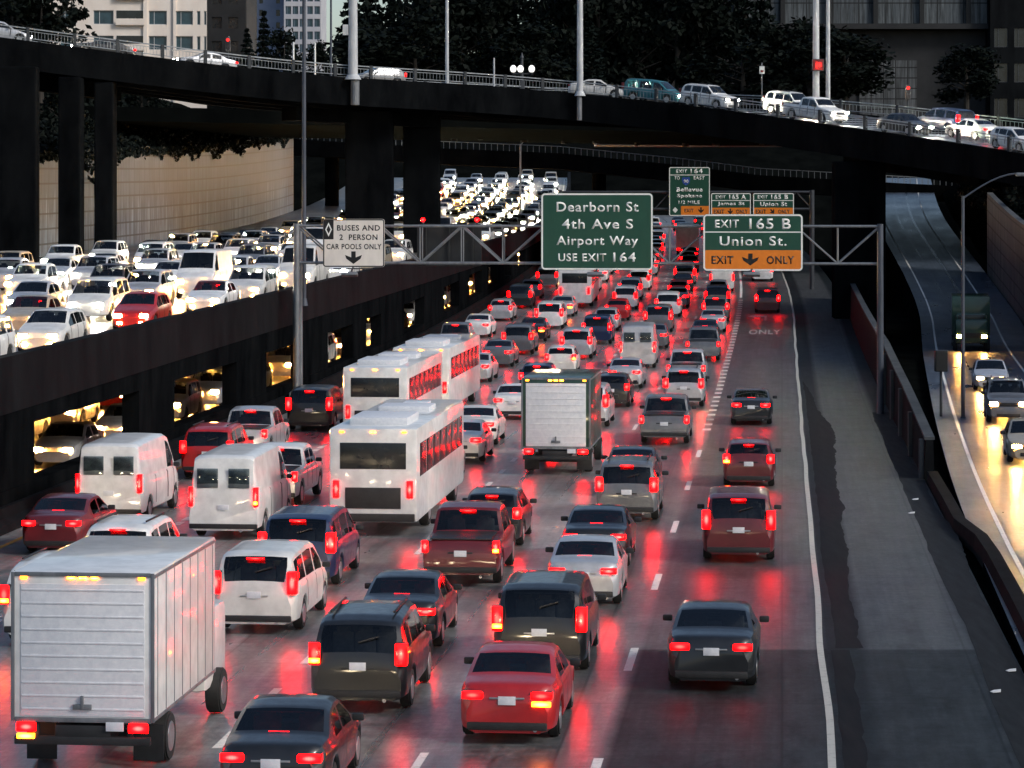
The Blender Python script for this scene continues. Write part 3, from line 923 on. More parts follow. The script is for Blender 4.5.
for (p, zfoot, nm) in ((L0, .62, 'l'), (R0, -.3, 'r')):
    m = MB()
    for off in (.42, -.62):
        b = p + GN * off
        m.tube((b.x, b.y, zfoot), (b.x, b.y, zt + .1), .16 if off > 0 else .12, .13 if off > 0 else .10, 14)
    m.box((p.x, p.y, zfoot + .1), (.7, 1.5, .2), .03)
    m.build('post', M['steel'] if nm == 'l' else M['blue_steel'], gan, True)
def big_sign(name, label, x0, y0, x1, y1, off=.75, group=None, panel='s_green', r=.18):
    c, w, h = sign_frame(x0, y0, x1, y1, off)
    s = thing(name, label, 'sign', c, GROT, group)
    k = w / (x1 - x0)
    X = lambda xx: (xx - (x0 + x1) / 2) * k
    Z = lambda yy: -(yy - (y0 + y1) / 2) * k
    plate('panel', w, h, r, 0, 0, 0, .05, M[panel], s)
    m = MB()
    for q in (-.32, .32): m.box((q * w, .13, 0), (.09, .12, h * .96))
    m.build('bracket', M['dark_steel'], s)
    return s, k, X, Z, w, h
s, k, X, Z, w, h = big_sign('guide_sign', 'large green sign for Dearborn St, 4th Ave S and Airport Way on gantry', 541, 193, 653, 270)
ring('border', w - .03, h - .03, .17, .075, 0, 0, -.005, M['s_white'], s)
for t, cy, a, b in (("Dearborn St", 206.8, 556.5, 638.5), ("4th Ave S", 223.9, 562, 633), ("Airport Way", 240.6, 556.5, 638), ):
    hh = 10.0 if t != "Airport Way" else 12.0
    lettering(t, (b - a) * k, hh * k, X((a + b) / 2), Z(cy + (1.2 if t == "Airport Way" else 0)), -.005, M['s_white'], s)
lettering("USE EXIT", 48 * k, 8.0 * k, X(582.3), Z(257.3), -.005, M['s_white'], s); lettering("164", 22.5 * k, 9.6 * k, X(624.5), Z(257), -.005, M['s_white'], s)
s, k, X, Z, w, h = big_sign('guide_sign', 'green and orange sign for Exit 165 B Union St, exit only', 703, 214, 803, 271)
plate('exit_only_panel', w - .1, 20.5 * k, .1, 0, Z(260.4), -.004, .02, M['s_orange'], s)
ring('border', w - .03, h - .03, .17, .075, 0, 0, -.009, M['s_white'], s)
m = MB(); m.box((0, -.003, Z(232)), (w - .1, .006, .05)); m.build('divider', M['s_white'], s)
lettering("EXIT", 24 * k, 8 * k, X(727), Z(223.6), -.005, M['s_white'], s); lettering("165 B", 41.5 * k, 11 * k, X(770), Z(223.6), -.005, M['s_white'], s)
lettering("Union St.", 67 * k, 9.8 * k, X(753), Z(241), -.005, M['s_white'], s)
lettering("EXIT", 22 * k, 8 * k, X(722.5), Z(260), -.009, M['s_black'], s, .025); lettering("ONLY", 27.5 * k, 8 * k, X(780.5), Z(260), -.009, M['s_black'], s, .025)
down_arrow(17 * k, 12 * k, X(750.5), Z(259.5), -.009, M['s_black'], s)
s, k, X, Z, w, h = big_sign('lane_sign', 'white sign with black diamond reading Buses and 2 Person Car Pools Only', 323, 219, 384.5, 267, panel='s_cream', r=.12)
ring('border', w - .02, h - .02, .11, .05, 0, 0, -.005, M['s_black'], s)
plate('diamond_panel', 10 * k, 19.5 * k, .02, X(328.6), Z(229.6), -.006, .02, M['s_black'], s)
m = MB()
o_ = [(0, 1), (1, 0), (0, -1), (-1, 0)]
for i in range(4):
    a, b = o_[i], o_[(i + 1) % 4]; A, B = 3.4 * k, 7.0 * k; q = .6
    m.prism([(X(328.6) + a[0] * A, -.011, Z(229.6) + a[1] * B), (X(328.6) + b[0] * A, -.011, Z(229.6) + b[1] * B), (X(328.6) + b[0] * A * q, -.011, Z(229.6) + b[1] * B * q), (X(328.6) + a[0] * A * q, -.011, Z(229.6) + a[1] * B * q)], (0, .004, 0))
m.build('diamond', M['s_white'], s)
lettering("BUSES AND", 43 * k, 5.6 * k, X(358.5), Z(228), -.005, M['s_black'], s, .02)
lettering("2  PERSON", 38 * k, 5.6 * k, X(358.5), Z(237.2), -.005, M['s_black'], s, .02)
lettering("CAR POOLS ONLY", 55 * k, 5.4 * k, X(354), Z(246.5), -.005, M['s_black'], s, .02)
down_arrow(17 * k, 12.5 * k, X(353.5), Z(257.5), -.005, M['s_black'], s)
# dark back of a sign that faces the other way
c, w, h = sign_frame(417, 224, 481.5, 266, -.85)
s = thing('road_sign', 'black back of a large sign facing the oncoming carriageway, on gantry', 'sign', c, GROT)
plate('panel', w, h, .1, 0, 0, 0, .06, M['alu_back'], s)
m = MB()
for q in (-.36, 0, .36): m.box((q * w, -.06, 0), (.08, .10, h * .97))
m.build('stiffener', M['alu_back'], s)
for q in (423, 477):
    m = MB(); m.tube((((q - 449.2) * w / 64.5), -.02, h / 2), (((q - 449.2) * w / 64.5), -.02, h / 2 + .12), .05)
    m.build('lamp_base', M['dark_steel'], s)
    m = MB(); m.sphere((((q - 449.2) * w / 64.5), -.02, h / 2 + .19), .10); m.build('warning_lamp', M['tail_dim'], s, True)
# lamps that light the signs from below
for (xx, lab) in ((597, 'small lamp on arm below the large green sign'), (752, 'small lamp on arm below the exit only sign'), (353, 'small lamp on arm below the white car pool sign')):
    p = gpt(xx, 266, .5); s = thing('sign_lamp', lab, 'lamp', p, GROT, 'lamps below the gantry signs')
    m = MB(); m.bar((0, .3, 0), (0, -1.0, -.35), .06, .06); m.bar((-.9, .0, -.12), (.9, .0, -.12), .05, .05); m.build('arm', M['dark_steel'], s)
    m = MB(); m.box((0, -1.05, -.35), (.75, .28, .16), .05, Matrix.Rotation(math.radians(-25), 3, 'X')); m.build('housing', M['steel'], s, True)

# far gantry with three exit signs
FG = 244.0
def fsign(x0, y0, x1, y1, label):
    a, b = px(x0, y1, FG), px(x1, y0, FG); c = (a + b) / 2
    s = thing('guide_sign', label, 'sign', c, 0, 'signs on the far gantry'); w, h = b.x - a.x, b.z - a.z; k = w / (x1 - x0)
    plate('panel', w, h, .15, 0, 0, 0, .05, M['s_green'], s); ring('border', w - .03, h - .03, .15, .07, 0, 0, -.005, M['s_white'], s)
    return s, k, (lambda q: (q - (x0 + x1) / 2) * k), (lambda q: -(q - (y0 + y1) / 2) * k), w, h
s, k, X, Z, w, h = fsign(669, 167, 710, 216, 'far tall green sign for Exit 164 to Bellevue and Spokane with blue shield')
lettering("EXIT", 11 * k, 3.4 * k, X(681.5), Z(171.3), -.005, M['s_white'], s); lettering("164", 12 * k, 4.8 * k, X(696.5), Z(171), -.005, M['s_white'], s)
m = MB(); m.box((0, -.003, Z(175)), (w - .1, .006, .06)); m.build('divider', M['s_white'], s)
lettering("TO", 5.5 * k, 3.6 * k, X(677), Z(178), -.005, M['s_white'], s); lettering("EAST", 11 * k, 3.4 * k, X(699), Z(178), -.005, M['s_white'], s)
m = MB(); m.prism([(X(686) + x * 4.2 * k, -.006, Z(181) + z * 4.6 * k) for x, z in ((-.8, .9), (0, .75), (.8, .9), (1, .3), (.75, -.5), (0, -1), (-.75, -.5), (-1, .3))], (0, .005, 0)); m.build('shield', M['s_blue'], s)
lettering("90", 4.6 * k, 3.2 * k, X(686), Z(181.2), -.011, M['s_white'], s)
lettering("Bellevue", 26 * k, 4.2 * k, X(689.5), Z(189.5), -.005, M['s_white'], s, .03); lettering("Spokane", 25 * k, 4.6 * k, X(689.5), Z(196.2), -.005, M['s_white'], s, .03)
lettering("1/2 MILE", 21 * k, 3.4 * k, X(689), Z(202.3), -.005, M['s_white'], s)
m = MB(); m.prism([(X(675.2) + x * k, -.007, Z(210) + z * k) for x, z in ((0, 3), (2.6, 0), (0, -3), (-2.6, 0))], (0, .005, 0)); m.build('diamond', M['s_white'], s)
plate('exit_only_panel', 28.5 * k, 9 * k, .08, X(695.2), Z(210.5), -.004, .02, M['s_orange'], s)
lettering("EXIT", 9 * k, 3.6 * k, X(689), Z(210.5), -.009, M['s_black'], s, .03); down_arrow(6 * k, 6 * k, X(701), Z(210.3), -.009, M['s_black'], s)
for (x0, x1, num, st, lab, rot) in ((711, 751, "165 A", "James St", 'far green sign for Exit 165 A James St with orange strip, in the middle', 0), (753, 794, "165 B", "Union St", 'far green sign for Exit 165 B Union St with orange strip, rightmost', .7)):
    s, k, X, Z, w, h = fsign(x0, 193, x1, 216, lab)
    lettering("EXIT", 10 * k, 3.2 * k, X(x0 + 9.5), Z(197.0), -.005, M['s_white'], s); lettering(num, 17 * k, 4.8 * k, X(x0 + 26.5), Z(196.9), -.005, M['s_white'], s, .03)
    m = MB(); m.box((0, -.003, Z(200.5)), (w - .1, .006, .06)); m.build('divider', M['s_white'], s)
    lettering(st, 27 * k, 4.4 * k, X((x0 + x1) / 2), Z(204), -.005, M['s_white'], s, .03)
    plate('exit_only_panel', w - .12, 7.6 * k, .06, 0, Z(211.5), -.004, .02, M['s_orange'], s)
    lettering("EXIT", 10.5 * k, 4 * k, X(x0 + 8), Z(211.5), -.009, M['s_black'], s, .03); lettering("ONLY", 11.5 * k, 4 * k, X(x0 + 31), Z(211.5), -.009, M['s_black'], s, .03)
    down_arrow(5.5 * k, 5.5 * k, X(x0 + 19.3), Z(211.4), -.009, M['s_black'], s, rot=rot)
fg = thing('sign_gantry', 'far dark gantry holding three small exit signs beneath the bridges', 'gantry')
m = MB()
for yy in (192, 209): m.tube(px(560, yy, FG + .3), px(812, yy, FG + .3), .1)
n = 16
for i in range(n): m.tube(px(560 + 252 * i / n, 192 if i % 2 else 209, FG + .3), px(560 + 252 * (i + 1) / n, 209 if i % 2 else 192, FG + .3), .05, seg=6)
m.build('truss', M['dark_steel'], fg)
for xx in (560, 812):
    a = px(xx, 190, FG + .3); m = MB(); m.tube((a.x, a.y, road_e(FG) - .3), a, .2, seg=12); m.build('post', M['dark_steel'], fg)

# ------------------------------------------------------------------ lamp posts and poles
def street_pole(name, label, x, y0, y1, Y, wpx, mat, zb=None, arm=None, cat='pole', group=None, head=True, box=None):
    a, b = px(x, y1, Y), px(x, y0, Y)
    if zb is not None: a.z = zb
    s = thing(name, label, cat, a, 0, group)
    hgt = b.z - a.z; rr = wpx * Y / F / 2
    m = MB(); m.tube((0, 0, 0), (0, 0, hgt), rr * 1.1, rr * .8, 14); m.build('pole', mat, s, True)
    m = MB(); m.tube((0, 0, 0), (0, 0, .35), rr * 1.9, rr * 1.3, 14); m.build('base', mat, s, True)
    if arm:
        m = MB(); pr = Vector((0, 0, hgt - .1))
        for k in range(1, 7):
            q = Vector((arm * k / 6, 0, hgt - .1 + 1.1 * math.sin(k / 6 * 1.5))); m.tube(pr, q, rr * .5, rr * .45, 8); pr = q
        m.build('arm', mat, s, True)
        m = MB(); m.box((arm + .3 * (1 if arm > 0 else -1), 0, hgt + .95), (.75, .32, .16), .06); m.build('lamp_head', M['steel'], s, True)
    if box:
        m = MB(); zc = CAM_H - (box - 200) * Y / F - a.z; m.box((-rr - .22, -.05, zc), (.42, .36, .8), .03); m.build('control_box', M['pale_pole'], s)
    return s
def on_ov(x, off):
    """a spot on the overpass, off metres across it, on the bearing of picture column x"""
    t = x
    for k in range(25):
        p = ov_at(t, off, 0)
        t += .6 * (x - (512 + p.x / p.y * F))
    return p
def ov_pole(t, off, top_py, wpx, mat, name, label, **kw):
    p = on_ov(t, off); xx = 512 + p.x / p.y * F
    return street_pole(name, label, xx, top_py, 0, p.y, wpx, mat, zb=p.z, **kw)
ov_pole(353, -.35, -95, 9, M['pale_pole'], 'street_lamp', 'thick pale lamp post with control box on the overpass edge', box=30, arm=2.5, cat='street lamp', group='lamp posts of the overpass')
ov_pole(580, -.35, -120, 6, M['pale_pole'], 'street_lamp', 'pale lamp post on the overpass edge above the large green sign', arm=2.5, cat='street lamp', group='lamp posts of the overpass')
ov_pole(447, W_OV - .6, -100, 3.5, M['pale_pole'], 'street_lamp', 'thin pale lamp post on the far edge of the overpass', arm=-2.5, cat='street lamp', group='lamp posts of the overpass')
# brackets carrying the posts that stand outside the railing
for t in (353, 580):
    p = ov_at(t, -.35, 0); m = MB(); m.tube((p.x, p.y, p.z - 1.9), (p.x, p.y, p.z - .003), .33 if t == 353 else .2, seg=14); m.box((p.x, p.y + .15, p.z - 1.0), (.3, .5, .5))
    m.build('lamp_bracket', M['steel'], ovp)
for t, yy, q in ((293.5, 42, 'left'), (315, 43, 'right')):
    p = on_ov(t, W_OV + 2); ov = street_pole('marker_post', 'short white post beyond the overpass, %s one of the pair' % q, 512 + p.x / p.y * F, yy, 0, p.y, 2.0, M['s_white'], zb=p.z, cat='post', group='short white posts')
ov_pole(331, W_OV + 1.2, -80, 2.2, M['blue_steel'], 'street_lamp', 'thin blue grey pole against the white sky', arm=2.0, cat='street lamp')
ov_pole(494, W_OV - 1.0, 58, 2.0, M['pale_pole'], 'marker_post', 'short thin pale pole on the overpass left of the globe lamp', cat='post')
ov_pole(816, W_OV + .8, -90, 6.5, M['pale_pole'], 'utility_pole', 'pale utility pole with a red signal box, behind the overpass traffic', cat='pole')
ov_pole(828, W_OV + 2.2, -70, 4.2, M['pale_pole'], 'utility_pole', 'thinner pale utility pole standing right of the red signal box', cat='pole')
p = on_ov(818, W_OV + .5); b = px(818, 65, p.y)
s = thing('pedestrian_signal', 'red glowing pedestrian signal box on the pale utility pole', 'signal', b)
m = MB(); m.box((0, 0, 0), (.95, .3, .95), .05); m.build('housing', M['dark_steel'], s)
M['sig_red'] = lamp_mat('signal_red', (1.0, .012, .01), 1.4)
m = MB(); m.box((-.14, -.16, 0), (.2, .03, .6), .02); m.box((.18, -.16, .03), (.28, .03, .42), .02); m.box((0.02, -.155, -.33), (.62, .02, .08)); m.build('hand_symbol', M['sig_red'], s)
m = MB(); m.box((0, -.152, 0), (.86, .006, .86)); m.build('lens', M['s_red'], s)
def traffic_light(x, y, Y, zb, label):
    a = px(x, y, Y); s = thing('traffic_light', label, 'traffic light', (a.x, a.y, zb))
    hh = a.z - zb
    m = MB(); m.tube((0, .2, 0), (0, .2, hh + .3), .07, seg=10); m.build('pole', M['dark_steel'], s)
    m = MB(); m.box((0, 0, hh - .35), (.38, .28, 1.1), .04); m.build('housing', M['dark_steel'], s)
    for i, nm in enumerate(('red_lamp', 'amber_lamp', 'green_lamp')):
        m = MB(); m.tube((0, -.145, hh - i * .33), (0, -.19, hh - i * .33), .15, seg=16); m.build(nm, M['sig_red'] if i == 0 else M['trim'], s)
    return s
p = on_ov(228, W_OV + 1); traffic_light(228, 40, p.y, p.z, 'traffic light showing red, beside the cream building')
p = on_ov(905, W_OV + 1); traffic_light(908, 88, p.y, p.z, 'traffic light showing red, behind the dark pickup on overpass')
# globe lamp
M['globe'] = lamp_mat('globe_glass', (1.0, .97, .9), 1.6, (.8, .8, .8))
p = on_ov(522, .35); s = thing('globe_lamp', 'dark ornate lamp post with three white globes on the overpass', 'street lamp', p)
m = MB(); m.tube((0, 0, 0), (0, 0, 2.6), .13, .09, 12); m.box((0, 0, .4), (.42, .42, .8), .06); m.box((0, 0, 1.35), (1.2, .12, .1), .03); m.tube((0, 0, 2.6), (0, 0, 3.0), .16, .02, 10); m.build('post', M['dark_steel'], s)
for q in (-.68, -.12, .75):
    m = MB(); m.sphere((q, -.12, 1.72), .25, 16, (1, 1, 1.2)); m.build('globe', M['globe'], s, True)
    m = MB(); m.tube((q, -.12, 1.3), (q, -.12, 1.48), .07, .12, 10); m.build('cup', M['dark_steel'], s)
# tall pole near the gantry and lamp on the ramp
a = D(-24.4, 138); street_pole('street_lamp', 'tall thin dark lamp post rising beside the left gantry post', 304, -60, 0, 137, 4.2, M['blue_steel'], zb=deck_z(137), arm=-2.2, cat='street lamp')
street_pole('street_lamp', 'blue grey lamp post with curved arm standing beside the ramp', 963, 196, 0, 127, 3.6, M['blue_steel'], zb=-.3, arm=2.4, cat='street lamp')
street_pole('street_lamp', 'distant thin lamp post in front of the far bridge', 520.5, 144, 0, 340, 2.0, M['pale_pole'], zb=deck_z(340), arm=1.6, cat='street lamp')
# box signs by the ramp lamp
s = thing('signal_box', 'black signal box on a short post by the ramp edge', 'signal', px(941, 420, 128)); s.location.z = -.3
m = MB(); m.tube((0, 0, 0), (0, 0, 3.0), .06); m.build('post', M['dark_steel'], s)
m = MB(); m.box((0, 0, 2.75), (.55, .4, .95), .04); m.build('housing', M['s_black'], s)
for (xx, yy, lab) in ((762, 88, 'small white street sign with red mark behind the overpass cars'),):
    p = on_ov(760, W_OV + .3); b = px(xx, 70, p.y); s = thing('street_sign', lab, 'sign', (b.x, b.y, p.z))
    m = MB(); m.tube((0, .1, 0), (0, .1, b.z - p.z + .6), .05); m.build('post', M['steel'], s)
    m = MB(); m.box((0, 0, b.z - p.z), (.42, .03, .62), .01); m.build('panel', M['s_white'], s); m = MB(); m.box((0, -.02, b.z - p.z - .1), (.26, .012, .2)); m.build('mark', M['s_red'], s)
#@@PART2
# ------------------------------------------------------------------ buildings behind
M['cream'] = mottled('cream_stucco', (0.74, 0.64, 0.55), (0.86, 0.78, 0.69), 0.4, .8, (1, 1, .4), bmp=.05)
M['tower_wall'] = mottled('blue_grey_cladding', (0.16, 0.19, 0.28), (0.25, 0.29, 0.39), 0.2, .6, bmp=.05)
M['tower_pale'] = mottled('pale_cladding', (0.40, 0.40, 0.45), (0.58, 0.57, 0.58), 0.2, .6, bmp=.05)
M['win'] = mottled('window_glass', (0.012, 0.035, 0.05), (0.03, 0.075, 0.10), .9, .12, bmp=0)
M['win_dark'] = mottled('dark_window_glass', (0.006, 0.008, 0.010), (0.02, 0.026, 0.03), .9, .15, bmp=0)
M['brick'] = mottled('dark_cladding', (0.008, 0.009, 0.010), (0.020, 0.021, 0.023), .4, .8)
M['grey_wall'] = panel_wall_mat('grey_panel_wall', (0.07, 0.085, 0.095), (0.15, 0.17, 0.18), 3.0, 2.4)

def facade(root, x0, x1, Y, z0, z1, depth, wall, cols, rows, frame=None, glass='win', name='wall'):
    """box with real window recesses: cols = [(x, width)], rows = [(z, height)] in metres from x0, z0; faces the camera"""
    w, h = x1 - x0, z1 - z0
    m = MB()
    m.box((w / 2, depth / 2 + .35, h / 2), (w, depth - .7, h))
    # front skin: piers and bands between the windows
    xs = sorted(cols); cur = 0.0
    for cx, cw in xs + [(w, 0)]:
        if cx - cur > .01: m.box(((cur + cx) / 2, -.175 + .174, h / 2), (cx - cur, .35, h))
        cur = cx + cw
    for cx, cw in xs:
        cz = 0.0
        for rz, rh in sorted(rows) + [(h, 0)]:
            if rz - cz > .01: m.box((cx + cw / 2, 0, (cz + rz) / 2), (cw, .347, rz - cz))
            cz = rz + rh
    m.build(name, wall, root)
    for cx, cw in xs:
        for rz, rh in rows:
            g_ = MB(); g_.box((cx + cw / 2, .10, rz + rh / 2), (cw - .02, .06, rh - .02)); wo = g_.build('window', M[glass], root)
            f_ = MB()
            t = .07
            f_.box((cx + cw / 2, .05, rz + t / 2), (cw, .08, t)); f_.box((cx + cw / 2, .05, rz + rh - t / 2), (cw, .08, t))
            for q in (cx + t / 2, cx + cw - t / 2) + ((cx + cw * .3,) if cw > 1.3 else ()): f_.box((q, .048, rz + rh / 2), (t, .08, rh - 2 * t))
            fo = f_.build('frame', frame or M['pale_pole'], wo)
def building(name, label, Y, xp0, xp1, z0, z1, group=None):
    a = px(xp0, 200, Y); b = px(xp1, 200, Y)
    return thing(name, label, 'building', (a.x, Y, z0), 0, group), b.x - a.x
s, w = building('apartment_building', 'cream apartment building with blue windows, behind the overpass at left', 335, 44, 206, 12, 50)
kx = 335 / F
cols = [((x0 - 44) * kx, (x1 - x0) * kx) for x0, x1 in ((60, 76), (93, 113), (116, 143), (148, 166), (175, 192), (196, 199.5), (203, 205.6))]
rows = [(px(0, q, 335).z - 12, 14 * kx) for q in (75, 49.3, 24, -1.3, -26.6, -52, -77)]
s.rotation_euler.z = math.radians(6.3)
facade(s, 0, w, 335, 12, 50, 14, M['cream'], [c for i, c in enumerate(cols) if i != 2], rows)
# the darker recessed balconies: one column of loggias
for rz, rh in rows:
    c = cols[2]
    m = MB(); m.box((c[0] + c[1] / 2, -.20, rz + rh / 2), (c[1], .06, rh)); m.build('balcony_glass', M['win_dark'], s)
    m = MB(); m.box((c[0] + c[1] / 2, -.62, rz + .32), (c[1] + .2, .06, .7)); m.box((c[0] + c[1] / 2, -.4, rz - .05), (c[1] + .2, .5, .1)); m.build('balcony', M['cream'], s)
m = MB(); m.box((w * .62, -.3, 19), (.45, .25, 38)); m.box((w * .8, -.3, 19), (.3, .25, 38)); m.build('pilaster', M['cream'], s)
m = MB(); m.box((w / 2, 6, 38.3), (w + .8, 14.6, .6)); m.build('cornice', M['cream'], s)
s, w = building('dark_building', 'nearly black building between the cream apartments and the blue tower', 370, 206, 246, 10, 52)
kx = 370 / F
facade(s, 0, w, 370, 10, 52, 16, M['brick'], [(6 * kx, 10 * kx), (22 * kx, 10 * kx)], [(3 + 3.1 * q, 1.5) for q in range(12)], M['brick'], 'win_dark')
s, w = building('apartment_tower', 'tall blue grey apartment tower with many small windows, far behind', 760, 232, 284, 0, 110)
kx = 760 / F
facade(s, 0, w, 760, 0, 110, 22, M['tower_wall'], [(q * kx, 4.2 * kx) for q in (7, 13, 27, 44)], [(2 + 3.3 * q, 1.7) for q in range(32)], M['tower_wall'], 'win_dark')
s, w = building('apartment_tower', 'paler tower section with rows of balconies, right of the blue grey tower', 752, 284, 321, 0, 116)
facade(s, 0, w, 752, 0, 116, 22, M['tower_pale'], [(q * kx, 5.6 * kx) for q in (1.5, 8.5, 15.5, 23, 30)], [(2 + 3.3 * q, 2.1) for q in range(34)], M['tower_wall'], 'win')
# long grey building on the right with a dark base
s, w = building('grey_building', 'long grey concrete building above the trees at upper right', 330, 597, 1130, 16, 60)
z25 = px(0, 24, 330).z - 16
pts = [Vector((0, 0, z25)), Vector((w, 0, z25))]
o = uv_wall('wall', pts, [30, 30], 12, M['grey_wall'], s)
m = MB(); m.box((w / 2, 6.6, z25 / 2 - .1), (w, 11, z25)); m.build('base', M['brick'], s)
for (x0, x1, y0, y1) in ((597, 627, 42, 95), (632, 650, 50, 95), (860, 918, 60, 130), (786, 792, 40, 100)):
    a, b = px(x0, y1, 330), px(x1, y0, 330)
    o = uv_wall('panel', [Vector((a.x - s.location.x, .9, a.z - 16)), Vector((b.x - s.location.x, .9, a.z - 16))], [b.z - a.z] * 2, .3, M['panel_wall_dark'], s)
m = MB()
for q in range(12): m.box((w * q / 11.5, -.25, z25 + 15), (.5, .5, 30))
m.build('pilaster', M['grey_wall'], s)
m = MB(); m.box((w / 2, -.35, z25 - .3), (w, .9, .6)); m.build('ledge', M['brick'], s)
s, w = building('brown_building', 'dim brownish building corner at the far upper right edge', 328, 990, 1120, 16, 44)
kx = 328 / F
facade(s, 0, w, 328, 16, 44, 10, M['dark_conc'], [(4 * kx, 14 * kx), (24 * kx, 14 * kx), (44 * kx, 14 * kx), (64 * kx, 14 * kx), (84 * kx, 14 * kx)], [(3, 2.2), (7, 2.2), (11, 2.2)], M['dark_steel'], 'win_dark')

# ground shelf behind the overpass that carries trees and buildings
def lid_z(u): return interp(u, [(-130, 19.5), (-30, 18.0), (20, 17.0), (140, 17.0)])
m = MB()
m.sweep([[Vector((u, v, lid_z(u) + dz)) for v, dz in ((262, 0), (290, .5), (324, 0), (324, -1.3), (262, -1.3))] for u in frange(-130, 140, 9)])
tag(m.build('park_terrace', M['soil']), kind='structure')
# trees: rows behind the overpass
GT = 'dark trees behind the overpass'
def tree_at(kind, xpix, top_py, Y, wid, label, hmul=1.0):
    top = px(xpix, top_py, Y)
    H = 13.0 if kind == 'broad' else 15.6
    sc = wid
    zb = lid_z(top.x)
    hmul = max(.3, (top.z - zb) / (H * sc))
    return tree(kind, (top.x, Y, zb), (sc, sc, sc * hmul), rnd.uniform(0, 6.28), label, GT)
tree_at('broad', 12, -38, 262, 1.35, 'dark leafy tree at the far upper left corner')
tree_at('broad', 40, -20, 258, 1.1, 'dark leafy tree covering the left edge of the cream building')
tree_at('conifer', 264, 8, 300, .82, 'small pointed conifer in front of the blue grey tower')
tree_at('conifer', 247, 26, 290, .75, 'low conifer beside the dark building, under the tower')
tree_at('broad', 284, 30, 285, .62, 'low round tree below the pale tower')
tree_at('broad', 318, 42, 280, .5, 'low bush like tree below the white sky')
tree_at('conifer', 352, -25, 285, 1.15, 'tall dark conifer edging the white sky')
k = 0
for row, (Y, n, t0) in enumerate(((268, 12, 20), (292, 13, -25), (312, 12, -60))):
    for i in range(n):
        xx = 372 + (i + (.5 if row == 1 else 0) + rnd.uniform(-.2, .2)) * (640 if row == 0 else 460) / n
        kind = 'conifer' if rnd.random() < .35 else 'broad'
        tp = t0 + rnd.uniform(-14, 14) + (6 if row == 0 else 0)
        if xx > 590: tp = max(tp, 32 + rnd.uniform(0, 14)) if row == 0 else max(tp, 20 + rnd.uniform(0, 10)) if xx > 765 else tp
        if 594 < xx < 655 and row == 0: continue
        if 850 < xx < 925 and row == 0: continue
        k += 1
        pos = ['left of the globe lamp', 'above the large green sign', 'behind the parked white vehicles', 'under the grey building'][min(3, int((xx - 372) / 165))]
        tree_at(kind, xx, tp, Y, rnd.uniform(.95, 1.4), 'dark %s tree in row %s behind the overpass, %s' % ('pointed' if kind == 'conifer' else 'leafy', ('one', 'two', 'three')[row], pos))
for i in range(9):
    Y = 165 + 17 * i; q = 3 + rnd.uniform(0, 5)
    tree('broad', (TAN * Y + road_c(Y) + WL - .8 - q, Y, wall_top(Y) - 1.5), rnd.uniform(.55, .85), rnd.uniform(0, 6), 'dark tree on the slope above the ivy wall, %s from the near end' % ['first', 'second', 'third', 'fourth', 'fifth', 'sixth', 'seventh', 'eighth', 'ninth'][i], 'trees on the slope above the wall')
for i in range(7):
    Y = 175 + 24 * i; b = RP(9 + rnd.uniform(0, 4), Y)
    tree('broad', (b.x, Y, b.z), rnd.uniform(.6, .9), rnd.uniform(0, 6), 'dark tree on the bank right of the ramp, %s from the near end' % ['first', 'second', 'third', 'fourth', 'fifth', 'sixth', 'seventh'][i], 'trees on the bank by the ramp')

